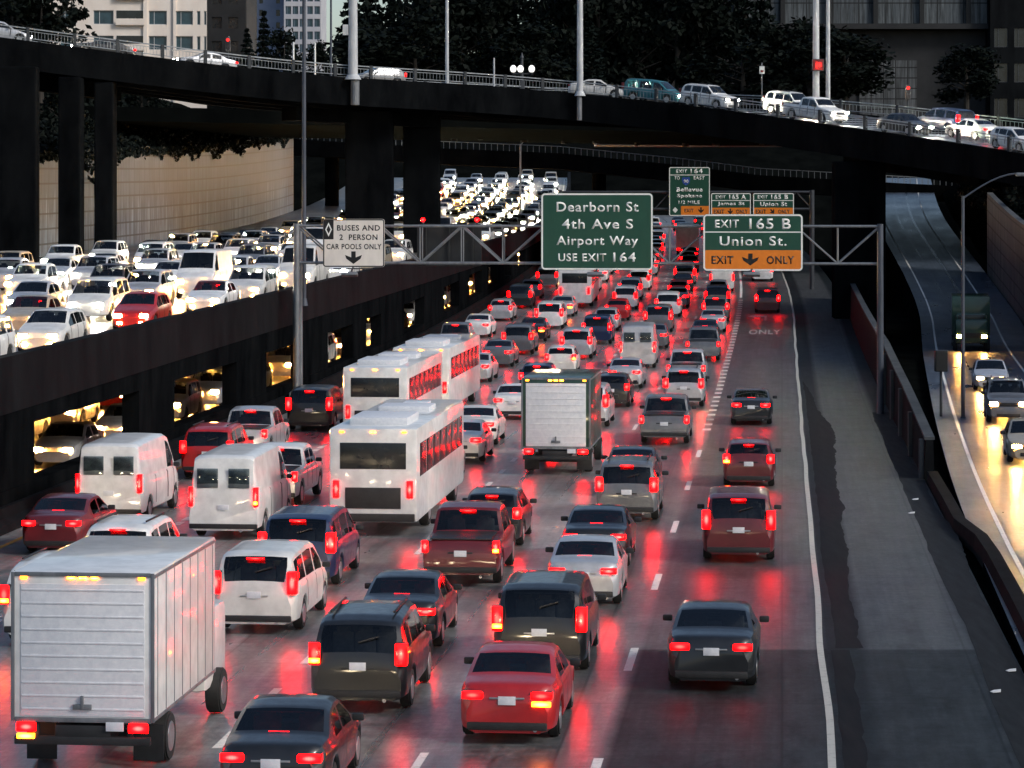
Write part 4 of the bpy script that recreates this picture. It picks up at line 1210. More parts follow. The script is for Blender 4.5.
# ------------------------------------------------------------------ vehicles
def loft_vehicle(top, belt, half, L, wheels, glass, seams, zb=.21, tumble=.33, wr=.33, crown=.025):
    """top, belt, half: profiles along y (front is +y). glass: dict of y ranges. returns dict part name -> mesh"""
    n = int(L / .065); ys = [L / 2 - L * i / n for i in range(n + 1)]
    rings = []; info = []
    for y in ys:
        T = smoothed(y, top, .06); hw = smoothed(y, half, .06)
        Bt = min(smoothed(y, belt, .05), T - .035)
        cab = T - Bt
        rw = hw - .05 - tumble * max(0, cab - .04)
        arch = 0.0
        for wy in wheels:
            d = abs(y - wy); Ra = wr + .075
            if d < Ra: arch = max(arch, wr + math.sqrt(Ra * Ra - d * d) * .98)
        z1, z2, z3 = max(zb, arch), max(zb + .07, arch + .004), max(zb + .2, arch + .03)
        z4 = max((z3 + Bt) / 2, z3 + .02); z5 = max(Bt - .06, z4 + .012); z6 = max(Bt, z5 + .01)
        e = min(.06, cab * .3)
        R9 = (rw, T - e); P6 = (hw - .045, z6)
        g0 = (P6[0] + (R9[0] - P6[0]) * .07, P6[1] + (R9[1] - P6[1]) * .07); g1 = (P6[0] + (R9[0] - P6[0]) * .86, P6[1] + (R9[1] - P6[1]) * .86)
        half_pts = [(0, z1), (hw - .14, z1), (hw - .03, z2), (hw, z3), (hw + .004, z4), (hw - .014, z5), P6, g0, g1, R9, (max(.1, rw - .09), T), (rw * .5, T + crown * .7), (0, T + crown)]
        rings.append([Vector((x, y, z)) for x, z in half_pts] + [Vector((-x, y, z)) for x, z in reversed(half_pts[1:-1])])
        info.append(cab)
    N = len(rings[0]); parts = {}
    def put(nm, quad, gap=False):
        bm = parts.setdefault(nm, bmesh.new()); f = bm.faces.new([bm.verts.new(p) for p in quad]); f.material_index = 1 if gap else 0
    # part of each quad
    for i in range(n):
        yc = (ys[i] + ys[i + 1]) / 2
        for j in range(N):
            k = (j + 1) % N
            jj = j if j < 12 else N - 1 - j
            nm = 'body'
            if jj == 7 and min(info[i], info[i + 1]) > .13:
                for q, (a, b) in enumerate(glass.get('side', ())):
                    if b < yc < a: nm = 'side_window%s_%d' % ('L' if j < 12 else 'R', q)
            if jj in (10, 11):
                for g_ in ('windscreen', 'rear_window'):
                    if g_ in glass and glass[g_][1] < yc < glass[g_][0]: nm = g_
            gap = nm == 'body' and jj in (3, 4, 5) and any(abs(yc - q) < .034 for q in seams)
            put(nm, (rings[i][j], rings[i][k], rings[i + 1][k], rings[i + 1][j]), gap)
    for rg in (rings[0], rings[-1]): put('body', list(rg) if rg is rings[0] else list(reversed(rg)))
    out = {}
    for nm, bm in parts.items():
        bmesh.ops.remove_doubles(bm, verts=bm.verts, dist=.0005)
        bmesh.ops.recalc_face_normals(bm, faces=bm.faces) if nm == 'body' else None
        clean = nm.split('_')[0] + '_' + nm.split('_')[1][:6] if '_' in nm else nm
        clean = 'side_window' if nm.startswith('side') else nm
        me = bpy.data.meshes.new(clean); bm.to_mesh(me); bm.free()
        me.materials.append(PAINT_SLOT if clean == 'body' else M['glass'])
        if clean == 'body': me.materials.append(M['trim'])
        me.polygons.foreach_set("use_smooth", [True] * len(me.polygons)); me.set_sharp_from_angle(angle=math.radians(32))
        out[nm] = (clean, me)
    return out
def wheel_meshes(r, w=.21):
    m = MB(); m.tube((-w / 2, 0, 0), (w / 2, 0, 0), r, seg=24)
    es = [e for e in m.bm.edges if len(e.link_faces) == 2 and any(len(f.verts) > 4 for f in e.link_faces)]
    bmesh.ops.bevel(m.bm, geom=es, offset=.03, segments=2, affect='EDGES')
    t = m.mesh('tyre', M['tyre'], True)
    m = MB()
    for sx in (-1, 1):
        m.tube((sx * (w / 2 - .02), 0, 0), (sx * (w / 2 + .006), 0, 0), r * .66, r * .6, 20)
    rm = m.mesh('rim', M['rim'], True)
    m = MB()
    for sx in (-1, 1):
        for k in range(5):
            a = k * 1.2566
            m.box((sx * (w / 2 + .008), math.cos(a) * r * .36, math.sin(a) * r * .36), (.012, .05, r * .36), 0, Matrix.Rotation(a - 1.5708, 3, 'X'))
    # dark gaps between the spokes
    return t, rm
WHEEL = {}
def box_mesh(nm, mat, *boxes):
    m = MB()
    for c, d, b in boxes: m.box(c, d, b)
    return m.mesh(nm, mat, True)

def outward_only(me, front, sx=0):
    """a lamp shines out of its lens; the sides buried in the bodywork are its dark housing"""
    me.materials.append(M['trim'])
    d = 1 if front else -1
    for p in me.polygons:
        if not (p.normal.y * d > .25 or (sx and p.normal.x * sx > .6 and not front)): p.material_index = 1
    return me
KINDS = {}
def define(kind, cat, top, belt, half, L, wheels, glass, seams, tail, head, extra=(), **kw):
    wr = kw.get('wr', .33)
    parts = [(nm, me, None) for nm, me in loft_vehicle(top, belt, half, L, wheels, glass, seams, **kw).values()]
    if wr not in WHEEL: WHEEL[wr] = wheel_meshes(wr)
    hwv = interp(wheels[0], half)
    P = {'parts': parts, 'wheels': [(sx * (hwv - .125), wy, wr) for wy in wheels for sx in (-1, 1)], 'L': L, 'cat': cat, 'W': max(b for a, b in half)}
    lamps = []
    for sx in (-1, 1):
        x0, x1, z0, z1, y0, y1 = tail
        lamps.append(('tail_lamp', box_mesh('tail_lamp', M['tail'], ((sx * (x0 + x1) / 2, (y0 + y1) / 2, (z0 + z1) / 2), (x1 - x0, y1 - y0, z1 - z0), .025))))
        outward_only(lamps[-1][1], False, sx)
    for sx in (-1, 1):
        x0, x1, z0, z1, y0, y1 = head
        lamps.append(('headlight', box_mesh('headlight', M['head'], ((sx * (x0 + x1) / 2, (y0 + y1) / 2, (z0 + z1) / 2), (x1 - x0, y1 - y0, z1 - z0), .03))))
        outward_only(lamps[-1][1], True)
    P['lamps'] = lamps
    fz = .30 + zb_b(kw) * .35; fx = interp(L / 2, half) - .16
    P['fog'] = [('fog_lamp', outward_only(box_mesh('fog_lamp', M['head'], ((sx * fx, L / 2 - .02, fz), (.2, .1, .1), .02)), True)) for sx in (-1, 1)]  # made-up bumper lamps, added to brighten the oncoming carriageway
    yr, yf = -L / 2, L / 2
    ex = list(extra)
    hr = interp(yr, half); hf = interp(yf, half)
    ex += [('rear_bumper', box_mesh('rear_bumper', M['trim'], ((0, yr + .03, zb_b(kw) + .12), (2 * hr + .02, .14, .14), .03))),
           ('licence_plate', box_mesh('licence_plate', M['plate'], ((0, yr - .012, tail[2] - .02 if tail[2] - .1 > .55 else .66), (.31, .02, .15), .004))),
           ('grille', box_mesh('grille', M['trim'], ((0, yf - .015, (head[2] + head[3]) / 2 - .02), (2 * head[0] - .12, .06, .16), .02), ((0, yf - .005, .36), (2 * hf * .7, .06, .14), .02)))]
    ws = glass['windscreen']
    # cabin: floor, dashboard, seats with head restraints, steering wheel, roof lining
    rear_end = min(q[1] for q in glass['side']) if kind != 'panel_van' else .7
    fy = ws[0] - .55; zbl = interp(ws[0] - .6, belt)
    cab = [((0, (fy + .35 + rear_end) / 2, .42), (1.42, fy + .35 - rear_end, .2), .02), ((0, ws[0] - .12, zbl - .12), (1.4, .42, .2), .05)]
    rows = [fy - .72] + ([fy - 1.62] if fy - 1.62 > rear_end - .15 else [])
    for k, yy in enumerate(rows):
        for sx in ((-.37, .37) if k == 0 else (-.42, 0, .42)):
            cab.append(((sx, yy, .88 + (zbl - .92)), (.46 if k == 0 else .4, .16, .66), .05)); cab.append(((sx, yy - .02, 1.22 + (zbl - .92)), (.27, .1, .17), .04))
    ex.append(('seats', box_mesh('seats', M['cloth'], *cab)))
    ry0, ry1 = ws[1] - .05, (glass['rear_window'][0] + .08 if kind not in ('panel_van', 'pickup') else ws[1] - .6)
    zr = min(smoothed(ry0, top, .05), smoothed(ry1, top, .05), interp((ry0 + ry1) / 2, top)) - .075
    ex.append(('roof_lining', box_mesh('roof_lining', M['cloth'], ((0, (ry0 + ry1) / 2, zr), (1.12, ry0 - ry1, .02), 0))))
    for sx in (-1, 1):
        hb = interp(ws[0] - .35, half); zbt = interp(ws[0] - .35, belt)
        ex.append(('wing_mirror', box_mesh('wing_mirror', M['trim'], ((sx * (hb + .09), ws[0] - .38, zbt + .1), (.2, .09, .13), .035))))
    gy = glass['rear_window']
    if kind in ('hatchback', 'suv', 'minivan'):
        ym = (gy[0] + gy[1]) / 2; zm = smoothed(gy[1] + .05, top, .05)
        m_ = MB(); m_.bar((0, gy[1] - .0, zm + .02), (.38, gy[1] + .05, zm + .13), .02, .025); ex.append(('rear_wiper', m_.mesh('rear_wiper', M['trim'])))
    ex.append(('exhaust', (lambda q: (q.tube((.5, yr + .2, .27), (.5, yr - .03, .27), .035, seg=10), q.mesh('exhaust', M['rim']))[1])(MB())))
    if kind != 'panel_van': ex.append(('boot_trim', box_mesh('boot_trim', M['rim'] if kind in ('sedan', 'minivan') else M['trim'], ((0, yr - .004, tail[2] + .02 if kind == 'sedan' else .86), (.62, .03, .035), .008))))
    P['extra'] = ex
    KINDS[kind] = P
def zb_b(kw): return kw.get('zb', .21)

define('sedan', 'car', [(-2.33, .70), (-2.30, .98), (-2.1, 1.05), (-1.55, 1.10), (-.85, 1.40), (-.35, 1.45), (.2, 1.43), (1.0, .99), (1.2, .95), (2.0, .80), (2.25, .70), (2.33, .52)],
       [(-2.33, .66), (-2.1, .95), (-1.5, .97), (.9, .91), (1.3, .86), (2.0, .72), (2.33, .5)],
       [(-2.33, .70), (-2.15, .83), (-1.7, .88), (-1.2, .90), (1.2, .90), (1.8, .87), (2.15, .78), (2.33, .62)], 4.66, (1.42, -1.35),
       {'windscreen': (.93, .24), 'rear_window': (-.9, -1.5), 'side': ((.75, -.18), (-.27, -1.05))}, (.72, -.22, -1.12),
       (.42, .80, .80, .94, -2.345, -2.15), (.38, .73, .58, .72, 2.05, 2.33),
       extra=[('brake_light', box_mesh('brake_light', M['tail_dim'], ((0, -1.50, 1.125), (.34, .05, .035), .008)))])
define('hatchback', 'car', [(-2.08, .62), (-2.06, 1.0), (-1.95, 1.12), (-1.60, 1.43), (-.7, 1.51), (.2, 1.48), (1.02, 1.04), (1.2, .98), (1.8, .84), (2.02, .72), (2.08, .52)],
       [(-2.08, .6), (-1.95, 1.02), (.9, .93), (1.3, .88), (1.8, .76), (2.08, .5)],
       [(-2.08, .72), (-1.95, .82), (-1.5, .86), (-1, .875), (1.1, .875), (1.6, .85), (1.95, .76), (2.08, .6)], 4.16, (1.28, -1.25),
       {'windscreen': (.95, .26), 'rear_window': (-1.62, -1.93), 'side': ((.78, -.12), (-.22, -.98), (-1.06, -1.45))}, (.74, -.17, -1.0),
       (.62, .84, .82, 1.12, -2.10, -1.90), (.36, .70, .58, .74, 1.84, 2.085),
       extra=[('brake_light', box_mesh('brake_light', M['tail_dim'], ((0, -1.72, 1.40), (.34, .06, .035), .008)))])
define('suv', 'suv', [(-2.35, .7), (-2.33, 1.12), (-2.25, 1.25), (-2.0, 1.66), (-1.6, 1.75), (-.4, 1.79), (.35, 1.75), (1.02, 1.20), (1.2, 1.14), (2.0, 1.04), (2.28, .92), (2.35, .6)],
       [(-2.35, .68), (-2.2, 1.16), (.9, 1.10), (1.3, 1.05), (2.0, .95), (2.35, .58)],
       [(-2.35, .80), (-2.2, .90), (-1.7, .935), (1.3, .935), (1.9, .91), (2.25, .83), (2.35, .72)], 4.7, (1.42, -1.38),
       {'windscreen': (.96, .40), 'rear_window': (-2.02, -2.26), 'side': ((.82, -.1), (-.2, -1.12), (-1.22, -1.88))}, (.76, -.15, -1.15),
       (.70, .925, .92, 1.34, -2.37, -2.16), (.44, .80, .76, .93, 2.10, 2.352), zb=.27, wr=.37, tumble=.22,
       extra=[('brake_light', box_mesh('brake_light', M['tail_dim'], ((0, -2.10, 1.66), (.4, .06, .04), .008))),
              ('roof_rack', box_mesh('roof_rack', M['trim'], ((.6, -.7, 1.82), (.04, 1.9, .04), .01), ((-.6, -.7, 1.82), (.04, 1.9, .04), .01)))])
define('minivan', 'minivan', [(-2.5, .7), (-2.48, 1.10), (-2.4, 1.3), (-2.2, 1.68), (-1.8, 1.76), (-.2, 1.79), (.65, 1.72), (1.5, 1.12), (1.7, 1.05), (2.25, .90), (2.45, .76), (2.5, .55)],
       [(-2.5, .68), (-2.35, 1.10), (1.3, 1.02), (1.7, .96), (2.25, .80), (2.5, .52)],
       [(-2.5, .82), (-2.3, .93), (-1.8, .97), (1.5, .97), (2.0, .93), (2.4, .80), (2.5, .66)], 5.0, (1.55, -1.45),
       {'windscreen': (1.42, .72), 'rear_window': (-2.2, -2.42), 'side': ((1.2, .25), (.15, -.95), (-1.05, -2.05))}, (1.15, .2, -1.0),
       (.74, .96, .90, 1.40, -2.52, -2.3), (.42, .76, .62, .80, 2.22, 2.502), zb=.24, wr=.35, tumble=.2,
       extra=[('brake_light', box_mesh('brake_light', M['tail_dim'], ((0, -2.30, 1.66), (.4, .06, .04), .008)))])
define('pickup', 'pickup', [(-2.75, .72), (-2.73, 1.14), (-.92, 1.16), (-.90, 1.18), (-.72, 1.74), (-.1, 1.82), (.5, 1.80), (.72, 1.72), (1.25, 1.24), (1.4, 1.18), (2.4, 1.06), (2.68, .95), (2.75, .62)],
       [(-2.75, .7), (-2.7, 1.10), (-.9, 1.12), (1.2, 1.14), (1.5, 1.08), (2.4, .98), (2.75, .6)],
       [(-2.75, .90), (-2.6, .95), (1.6, .96), (2.2, .94), (2.62, .86), (2.75, .76)], 5.5, (1.72, -1.62),
       {'windscreen': (1.2, .74), 'rear_window': (-.72, -.9), 'side': ((1.05, .22), (.12, -.62))}, (.98, .17, -.68),
       (.80, .965, .86, 1.16, -2.77, -2.58), (.5, .84, .78, .96, 2.5, 2.752), zb=.32, wr=.39, tumble=.18,
       extra=[('truck_bed', box_mesh('truck_bed', M['trim'], ((0, -1.82, 1.185), (1.52, 1.66, .03), .005))),
              ('brake_light', box_mesh('brake_light', M['tail_dim'], ((0, -.84, 1.70), (.4, .05, .04), .008)))])
define('panel_van', 'van', [(-2.9, .7), (-2.89, 1.6), (-2.84, 2.25), (-2.6, 2.36), (.9, 2.40), (1.25, 2.30), (2.0, 1.42), (2.15, 1.30), (2.72, 1.10), (2.88, .9), (2.9, .6)],
       [(-2.9, .68), (-2.85, 1.34), (1.9, 1.30), (2.2, 1.18), (2.7, .98), (2.9, .58)],
       [(-2.9, .96), (-2.7, 1.0), (2.0, 1.0), (2.5, .95), (2.8, .84), (2.9, .72)], 5.8, (1.95, -1.7),
       {'windscreen': (1.95, 1.3), 'rear_window': (-2.7, -2.71), 'side': ((1.72, .85),)}, (1.6, .75, -.9),
       (.86, .99, .95, 1.5, -2.92, -2.75), (.46, .80, .74, .96, 2.62, 2.903), zb=.28, wr=.36, tumble=.10,
       extra=[('rear_window', box_mesh('rear_window', M['glass'], ((.45, -2.885, 1.75), (.6, .03, .55), .01), ((-.45, -2.885, 1.75), (.6, .03, .55), .01)))])
# taller vehicles from shaped boxes
def boxy(kind, cat, L, W, parts, wheels, wr, lamps, extra):
    for nm, me in lamps: outward_only(me, nm == 'headlight')
    if wr not in WHEEL: WHEEL[wr] = wheel_meshes(wr, .28)
    KINDS[kind] = {'parts': parts, 'wheels': [(sx * (W / 2 - .17), wy, wr) for wy in wheels for sx in (-1, 1)], 'L': L, 'cat': cat, 'W': W / 2, 'lamps': lamps, 'extra': extra}
def P_(nm, mat, *b): return (nm, box_mesh(nm, mat, *b), None)
def L_(nm, mat, *b): return (nm, box_mesh(nm, mat, *b))
boxy('city_bus', 'bus', 12.0, 2.55,
     [P_('body', PAINT_SLOT, ((0, 0, 1.75), (2.55, 12.0, 2.7), .14)),
      P_('side_window', M['bus_glass'], *[((sx * 1.272, 4.6 - 1.55 * k, 2.15), (.03, 1.42, .95), .01) for k in range(7) for sx in (1,)]),
      P_('side_window', M['bus_glass'], *[((-1.272, 4.6 - 1.55 * k, 2.15), (.03, 1.42, .95), .01) for k in range(7)]),
      P_('windscreen', M['bus_glass'], ((0, 5.995, 2.0), (2.25, .03, 1.35), .01)),
      P_('rear_window', M['bus_glass'], ((0, -5.995, 2.3), (1.9, .03, .75), .01))], (3.9, -2.9), .48,
     [L_('tail_lamp', M['tail'], ((sx * 1.06, -6.0, 1.35), (.18, .05, .5), .02)) for sx in (-1, 1)] + [L_('headlight', M['head'], ((sx * .95, 6.0, .85), (.34, .06, .2), .03)) for sx in (-1, 1)],
     [L_('roof_unit', M['plate'], ((0, -3.6, 3.20), (1.7, 2.6, .24), .06)), L_('roof_unit', M['plate'], ((0, 1.5, 3.16), (1.6, 1.6, .16), .05)), L_('roof_hatch', M['plate'], ((0, 3.9, 3.13), (.8, .8, .08), .02)),
      L_('engine_grille', M['trim'], ((0, -6.005, 1.1), (1.6, .03, .6), .01)), L_('rear_bumper', M['trim'], ((0, -6.02, .55), (2.4, .12, .22), .03)), L_('destination_display', M['trim'], ((0, 6.0, 2.86), (1.7, .03, .26), .01)),
      L_('marker_lamp', M['amber'], *[((q, -6.0, 2.98), (.14, .03, .05), .008) for q in (-.9, 0, .9)])])
def ribs(): return [((0, -3.612, 1.12 + .22 * k), (2.06, .02, .03), .004) for k in range(10)]
boxy('box_truck', 'truck', 7.4, 2.4,
     [P_('body', PAINT_SLOT, ((0, -1.0, 2.15), (2.4, 5.2, 2.5), .04)), P_('cab', PAINT_SLOT, ((0, 2.6, 1.25), (2.05, 1.95, 1.5), .16), ((0, 2.15, 2.0), (1.9, 1.05, .75), .14)),
      P_('windscreen', M['bus_glass'], ((0, 2.70, 2.0), (1.66, .06, .55), .02)), P_('side_window', M['bus_glass'], ((.95, 2.2, 1.98), (.05, .8, .5), .01)), P_('side_window', M['bus_glass'], ((-.95, 2.2, 1.98), (.05, .8, .5), .01))],
     (2.55, -2.1), .42,
     [L_('tail_lamp', M['tail'], ((sx * .95, -3.62, .82), (.34, .06, .16), .02)) for sx in (-1, 1)] + [L_('headlight', M['head'], ((sx * .78, 3.56, .95), (.32, .06, .22), .03)) for sx in (-1, 1)],
     [L_('rear_door', M['plate'], ((0, -3.602, 2.1), (2.1, .02, 2.2), .005), *ribs()),
      L_('door_latch', M['steel'], ((0, -3.63, 1.16), (.32, .05, .09), .01), ((0, -3.64, 1.24), (.05, .05, .22), .01)),
      L_('corner_trim', M['steel'], *[((sx * 1.185, -3.605, 2.15), (.06, .03, 2.48), .006) for sx in (-1, 1)], ((0, -3.605, 3.36), (2.3, .03, .07), .006), ((0, -3.605, .94), (2.3, .03, .08), .006)),
      L_('side_rail', M['steel'], *[((sx * 1.204, -1.0, z), (.02, 5.16, .06), .004) for sx in (-1, 1) for z in (.95, 3.33)], *[((sx * 1.203, -3.3 + .66 * k, 2.14), (.012, .03, 2.3), .003) for sx in (-1, 1) for k in range(8)]),
      L_('mud_flap', M['trim'], ((.92, -2.72, .42), (.52, .03, .62), .005)), L_('mud_flap', M['trim'], ((-.92, -2.72, .42), (.52, .03, .62), .005)),
      L_('rear_axle', M['trim'], ((0, -2.1, .42), (1.9, .18, .18), .04)),
      L_('chassis', M['trim'], ((0, -.6, .72), (.95, 6.0, .26), .02)), L_('rear_bumper', M['trim'], ((0, -3.6, .6), (2.3, .12, .14), .02), ((.8, -3.55, .72), (.1, .1, .3), .01), ((-.8, -3.55, .72), (.1, .1, .3), .01)),
      L_('marker_lamp', M['amber'], *[((q, -3.605, 3.3), (.12, .03, .05), .008) for q in (-1.0, -.2, 0, .2, 1.0)]), L_('grille', M['trim'], ((0, 3.575, 1.0), (1.1, .03, .34), .01)), L_('licence_plate', M['plate'], ((.55, -3.63, .84), (.3, .02, .15), .004))])

WORDS = {'sedan': 'sedan', 'hatchback': 'hatchback', 'suv': 'suv', 'minivan': 'minivan', 'pickup': 'pickup truck', 'panel_van': 'panel van', 'city_bus': 'city bus', 'box_truck': 'box truck'}
CATS = {k: v['cat'] for k, v in KINDS.items()}
def set_paint(o, color):
    for i, sl in enumerate(o.material_slots):
        if sl.material == PAINT_SLOT:
            sl.link = 'OBJECT'; sl.material = PAINTS[color]
TRAFFIC = []   # every vehicle, for labels
SIG = {}
for sx in (-1, 1):
    pass
def full_vehicle(kind, color, loc, rot, oncoming=False, lit='tail', warm=False, signal=0, detail=2):
    K = KINDS[kind]
    t = thing(kind, None, None, loc, 0)
    t.rotation_euler = rot
    t['kind'] = 'thing'
    for nm, me, _ in K['parts']:
        if detail < 2 and nm == 'door_gap': continue
        o = bpy.data.objects.new(nm, me); COL.objects.link(o); o.parent = t; set_paint(o, color)
    for (x, y, r_) in K['wheels']:
        if detail == 0: continue
        a, b = WHEEL[r_]
        o = bpy.data.objects.new('wheel', a); COL.objects.link(o); o.parent = t; o.location = (x, y, r_)
        if detail >= 2:
            q = bpy.data.objects.new('rim', b); COL.objects.link(q); q.parent = o
    for i, (nm, me) in enumerate(K['lamps']):
        if nm == 'tail_lamp' and oncoming and detail < 2: continue
        if nm == 'headlight' and not oncoming and detail < 2: continue
        o = bpy.data.objects.new(nm, me); COL.objects.link(o); o.parent = t
        if nm == 'headlight' and warm and oncoming:
            o.material_slots[0].link = 'OBJECT'; o.material_slots[0].material = M['head_ramp' if warm == 'ramp' else 'head_warm']
        if nm == 'headlight' and not oncoming:
            o.material_slots[0].link = 'OBJECT'; o.material_slots[0].material = M['head_ahead']
        if nm == 'tail_lamp' and lit == 'off':
            o.material_slots[0].link = 'OBJECT'; o.material_slots[0].material = M['s_red']
        if nm == 'tail_lamp' and lit == 'soft':
            o.material_slots[0].link = 'OBJECT'; o.material_slots[0].material = M['tail_dim']
    if oncoming and K.get('fog') and warm is True:  # warm oncoming cars get the added lamps for more glow
        for nm, me in K['fog']:
            o = bpy.data.objects.new(nm, me); COL.objects.link(o); o.parent = t
            o.material_slots[0].link = 'OBJECT'; o.material_slots[0].material = M['head_warm']
    for nm, me in K['extra']:
        if detail < 2 and nm not in ('seats', 'corner_trim', 'roof_unit', 'rear_door', 'truck_bed', 'brake_light', 'rear_window'): continue
        if nm == 'brake_light' and lit in ('soft', 'off'): continue
        o = bpy.data.objects.new(nm, me); COL.objects.link(o); o.parent = t; set_paint(o, color)
    if signal and not oncoming:
        key = (kind, signal)
        if key not in SIG:
            l0 = K['lamps'][0 if signal < 0 else 1][1]
            xs = [v.co.x for v in l0.vertices]; y0 = min(v.co.y for v in l0.vertices); zs = [v.co.z for v in l0.vertices]
            hh = max(zs) - min(zs)
            SIG[key] = box_mesh('turn_signal', M['amber'], (((min(xs) + max(xs)) / 2, y0 - .004, min(zs) + hh * .2 - (.10 if hh < .25 else 0)), ((max(xs) - min(xs)) * .9, .05, .09), .015))
        o = bpy.data.objects.new('turn_signal', SIG[key]); COL.objects.link(o); o.parent = t
    return t
def join_lite(kind, oncoming):
    """one small mesh with the lamps, glass and body of a vehicle, for copies too far off to show parts"""
    K = KINDS[kind]; bm = bmesh.new(); mats = []
    src = [me for nm, me, _ in K['parts']] + [me for nm, me in K['extra'] if nm == 'seats'] + [me for nm, me in K['lamps'] if (nm == 'headlight') == oncoming]
    for me in src:
        for mt in me.materials:
            if mt not in mats: mats.append(mt)
        n0 = len(bm.faces); bm.from_mesh(me); bm.faces.ensure_lookup_table()
        for f in bm.faces[n0:]: f.material_index = mats.index(me.materials[f.material_index])
    for (x, y, r_) in K['wheels']:
        me = WHEEL[r_][0]; mt = me.materials[0]
        if mt not in mats: mats.append(mt)
        n0 = len(bm.faces); nv = len(bm.verts); bm.from_mesh(me); bm.faces.ensure_lookup_table(); bm.verts.ensure_lookup_table()
        for f in bm.faces[n0:]: f.material_index = mats.index(mt)
        for v in bm.verts[nv:]: v.co += Vector((x, y, r_))
    me = bpy.data.meshes.new(kind); bm.to_mesh(me); bm.free()
    for mt in mats: me.materials.append(mt)
    return me
LITE = {}
def lite_vehicle(kind, color, loc, rot, oncoming, warm=False):
    key = (kind, oncoming)
    if key not in LITE: LITE[key] = join_lite(kind, oncoming)
    o = bpy.data.objects.new(kind, LITE[key]); COL.objects.link(o); o.location = loc; o.rotation_euler = rot; o['kind'] = 'thing'
    for sl in o.material_slots:
        if sl.material == PAINT_SLOT: sl.link = 'OBJECT'; sl.material = PAINTS[color]
        elif warm and sl.material == M['head']: sl.link = 'OBJECT'; sl.material = M['head_warm']
    return o

def lane_traffic(fn, lat, y0, y1, gap, palette, kinds, lane_name, group, seed, oncoming=False, fixed=(), lite_from=215, skip=None):
    r = random.Random(seed); row = []
    Y = y0
    fx = sorted(fixed)
    used = []
    for f in fx:
        used.append((f[0] - KINDS[f[1]]['L'] / 2 - 2.2, f[0] + KINDS[f[1]]['L'] / 2 + 2.2)); row.append((f[0], f[1], f[2], f[3] if len(f) > 3 else 0))
    while Y < y1:
        kind = r.choices([k for k, _ in kinds], [w for _, w in kinds])[0]
        color = r.choices([k for k, _ in palette], [w for _, w in palette])[0]
        if kind in ('city_bus', 'box_truck', 'panel_van') and color not in ('white', 'pearl white', 'silver', 'dark green'): color = 'white'
        L = KINDS[kind]['L']
        c = Y + L / 2
        if not any(a < c + L / 2 and c - L / 2 < b for a, b in used) and not (skip and skip(c)):
            row.append((c, kind, color, 0)); Y = c + L / 2 + r.uniform(*gap)
        else: Y += 1.0
    row.sort()
    for i, (c, kind, color, sig) in enumerate(row):
        l = lat + r.uniform(-.22, .22)
        p = fn(l, c); q = fn(l, c + 1)
        rz = -math.atan2(q.x - p.x, 1.0) + r.uniform(-.012, .012); pitch = math.atan(q.z - p.z)
        warm = r.random() < (1.0 if 'lower' in lane_name else .4)
        if sig == 0 and r.random() < .22: sig = r.choice((-1, 1))
        rot = (pitch, 0, rz) if not oncoming else (-pitch, 0, rz + math.pi)
        p.z += .008
        if c < lite_from: o = full_vehicle(kind, color, p, rot, oncoming, 'soft' if r.random() < .3 else 'tail', warm, sig, 2 if c < 150 and not oncoming else 1)
        else: o = lite_vehicle(kind, color, p, rot, oncoming, warm)
        TRAFFIC.append([o, kind, color, lane_name, i, len(row), group, oncoming])
    return row

PAL_W = [('white', 5), ('pearl white', 2), ('silver', 3), ('grey', 1), ('black', .6), ('dark blue', .4), ('red', .5)]
PAL_D = [('black', 3), ('grey', 2.5), ('dark blue', 1.5), ('silver', 1.6), ('white', 1), ('dark red', 1), ('dark green', .6), ('red', .5)]
PAL_M = [('silver', 2.4), ('white', 2), ('grey', 2), ('black', 2), ('dark red', .8), ('beige', .8), ('dark blue', 1), ('red', .6)]
CARK = [('sedan', 4), ('hatchback', 2), ('suv', 3), ('minivan', 1.4), ('pickup', 1.3), ('panel_van', .5)]
BUSK = CARK + [('city_bus', .8), ('box_truck', .5)]
GM = 'vehicles driving away on the freeway'
def mf(l, Y): return R(l, Y, 0)
lane_traffic(mf, -19.75, 74, 405, (5.0, 14), PAL_M, CARK + [('city_bus', .5)], 'car pool lane', GM, 1, fixed=((80, 'sedan', 'dark red'), (101, 'suv', 'red')))
lane_traffic(mf, -15.8, 58, 405, (5, 12), PAL_W, BUSK, 'second lane', GM, 2, fixed=((64, 'suv', 'white'), (84, 'panel_van', 'white', 1), (118, 'city_bus', 'white')))
lane_traffic(mf, -11.8, 46, 405, (5, 11), PAL_W, BUSK, 'third lane', GM, 3, fixed=((51.5, 'box_truck', 'white'), (66, 'minivan', 'pearl white'), (88, 'city_bus', 'white'), (107, 'sedan', 'white')))
lane_traffic(mf, -8.05, 45, 405, (5, 11), PAL_D, CARK + [('box_truck', .3)], 'fourth lane', GM, 4, fixed=((56, 'suv', 'black', -1), (74, 'pickup', 'dark red', 1), (104, 'box_truck', 'dark green')))
lane_traffic(mf, -4.75, 47, 405, (6, 15), PAL_D, CARK, 'fifth lane', GM, 5, fixed=((53, 'sedan', 'red', 1), (70, 'sedan', 'silver'), (88, 'suv', 'grey')))
lane_traffic(mf, -1.15, 76, 405, (24, 60), PAL_D, CARK, 'exit lane', GM, 6, skip=lambda c: 170 < c < 214, fixed=((58.5, 'sedan', 'black'), (98, 'hatchback', 'dark red', -1)))
GO = 'oncoming vehicles on the raised carriageway'
names = ['parapet raised lane', 'second raised lane', 'third raised lane', 'fourth raised lane', 'fifth raised lane', 'sixth raised lane']
PAL_O = [('white', 4), ('silver', 4), ('pearl white', 2), ('beige', 2), ('grey', 1.2), ('black', .8), ('red', .5)]
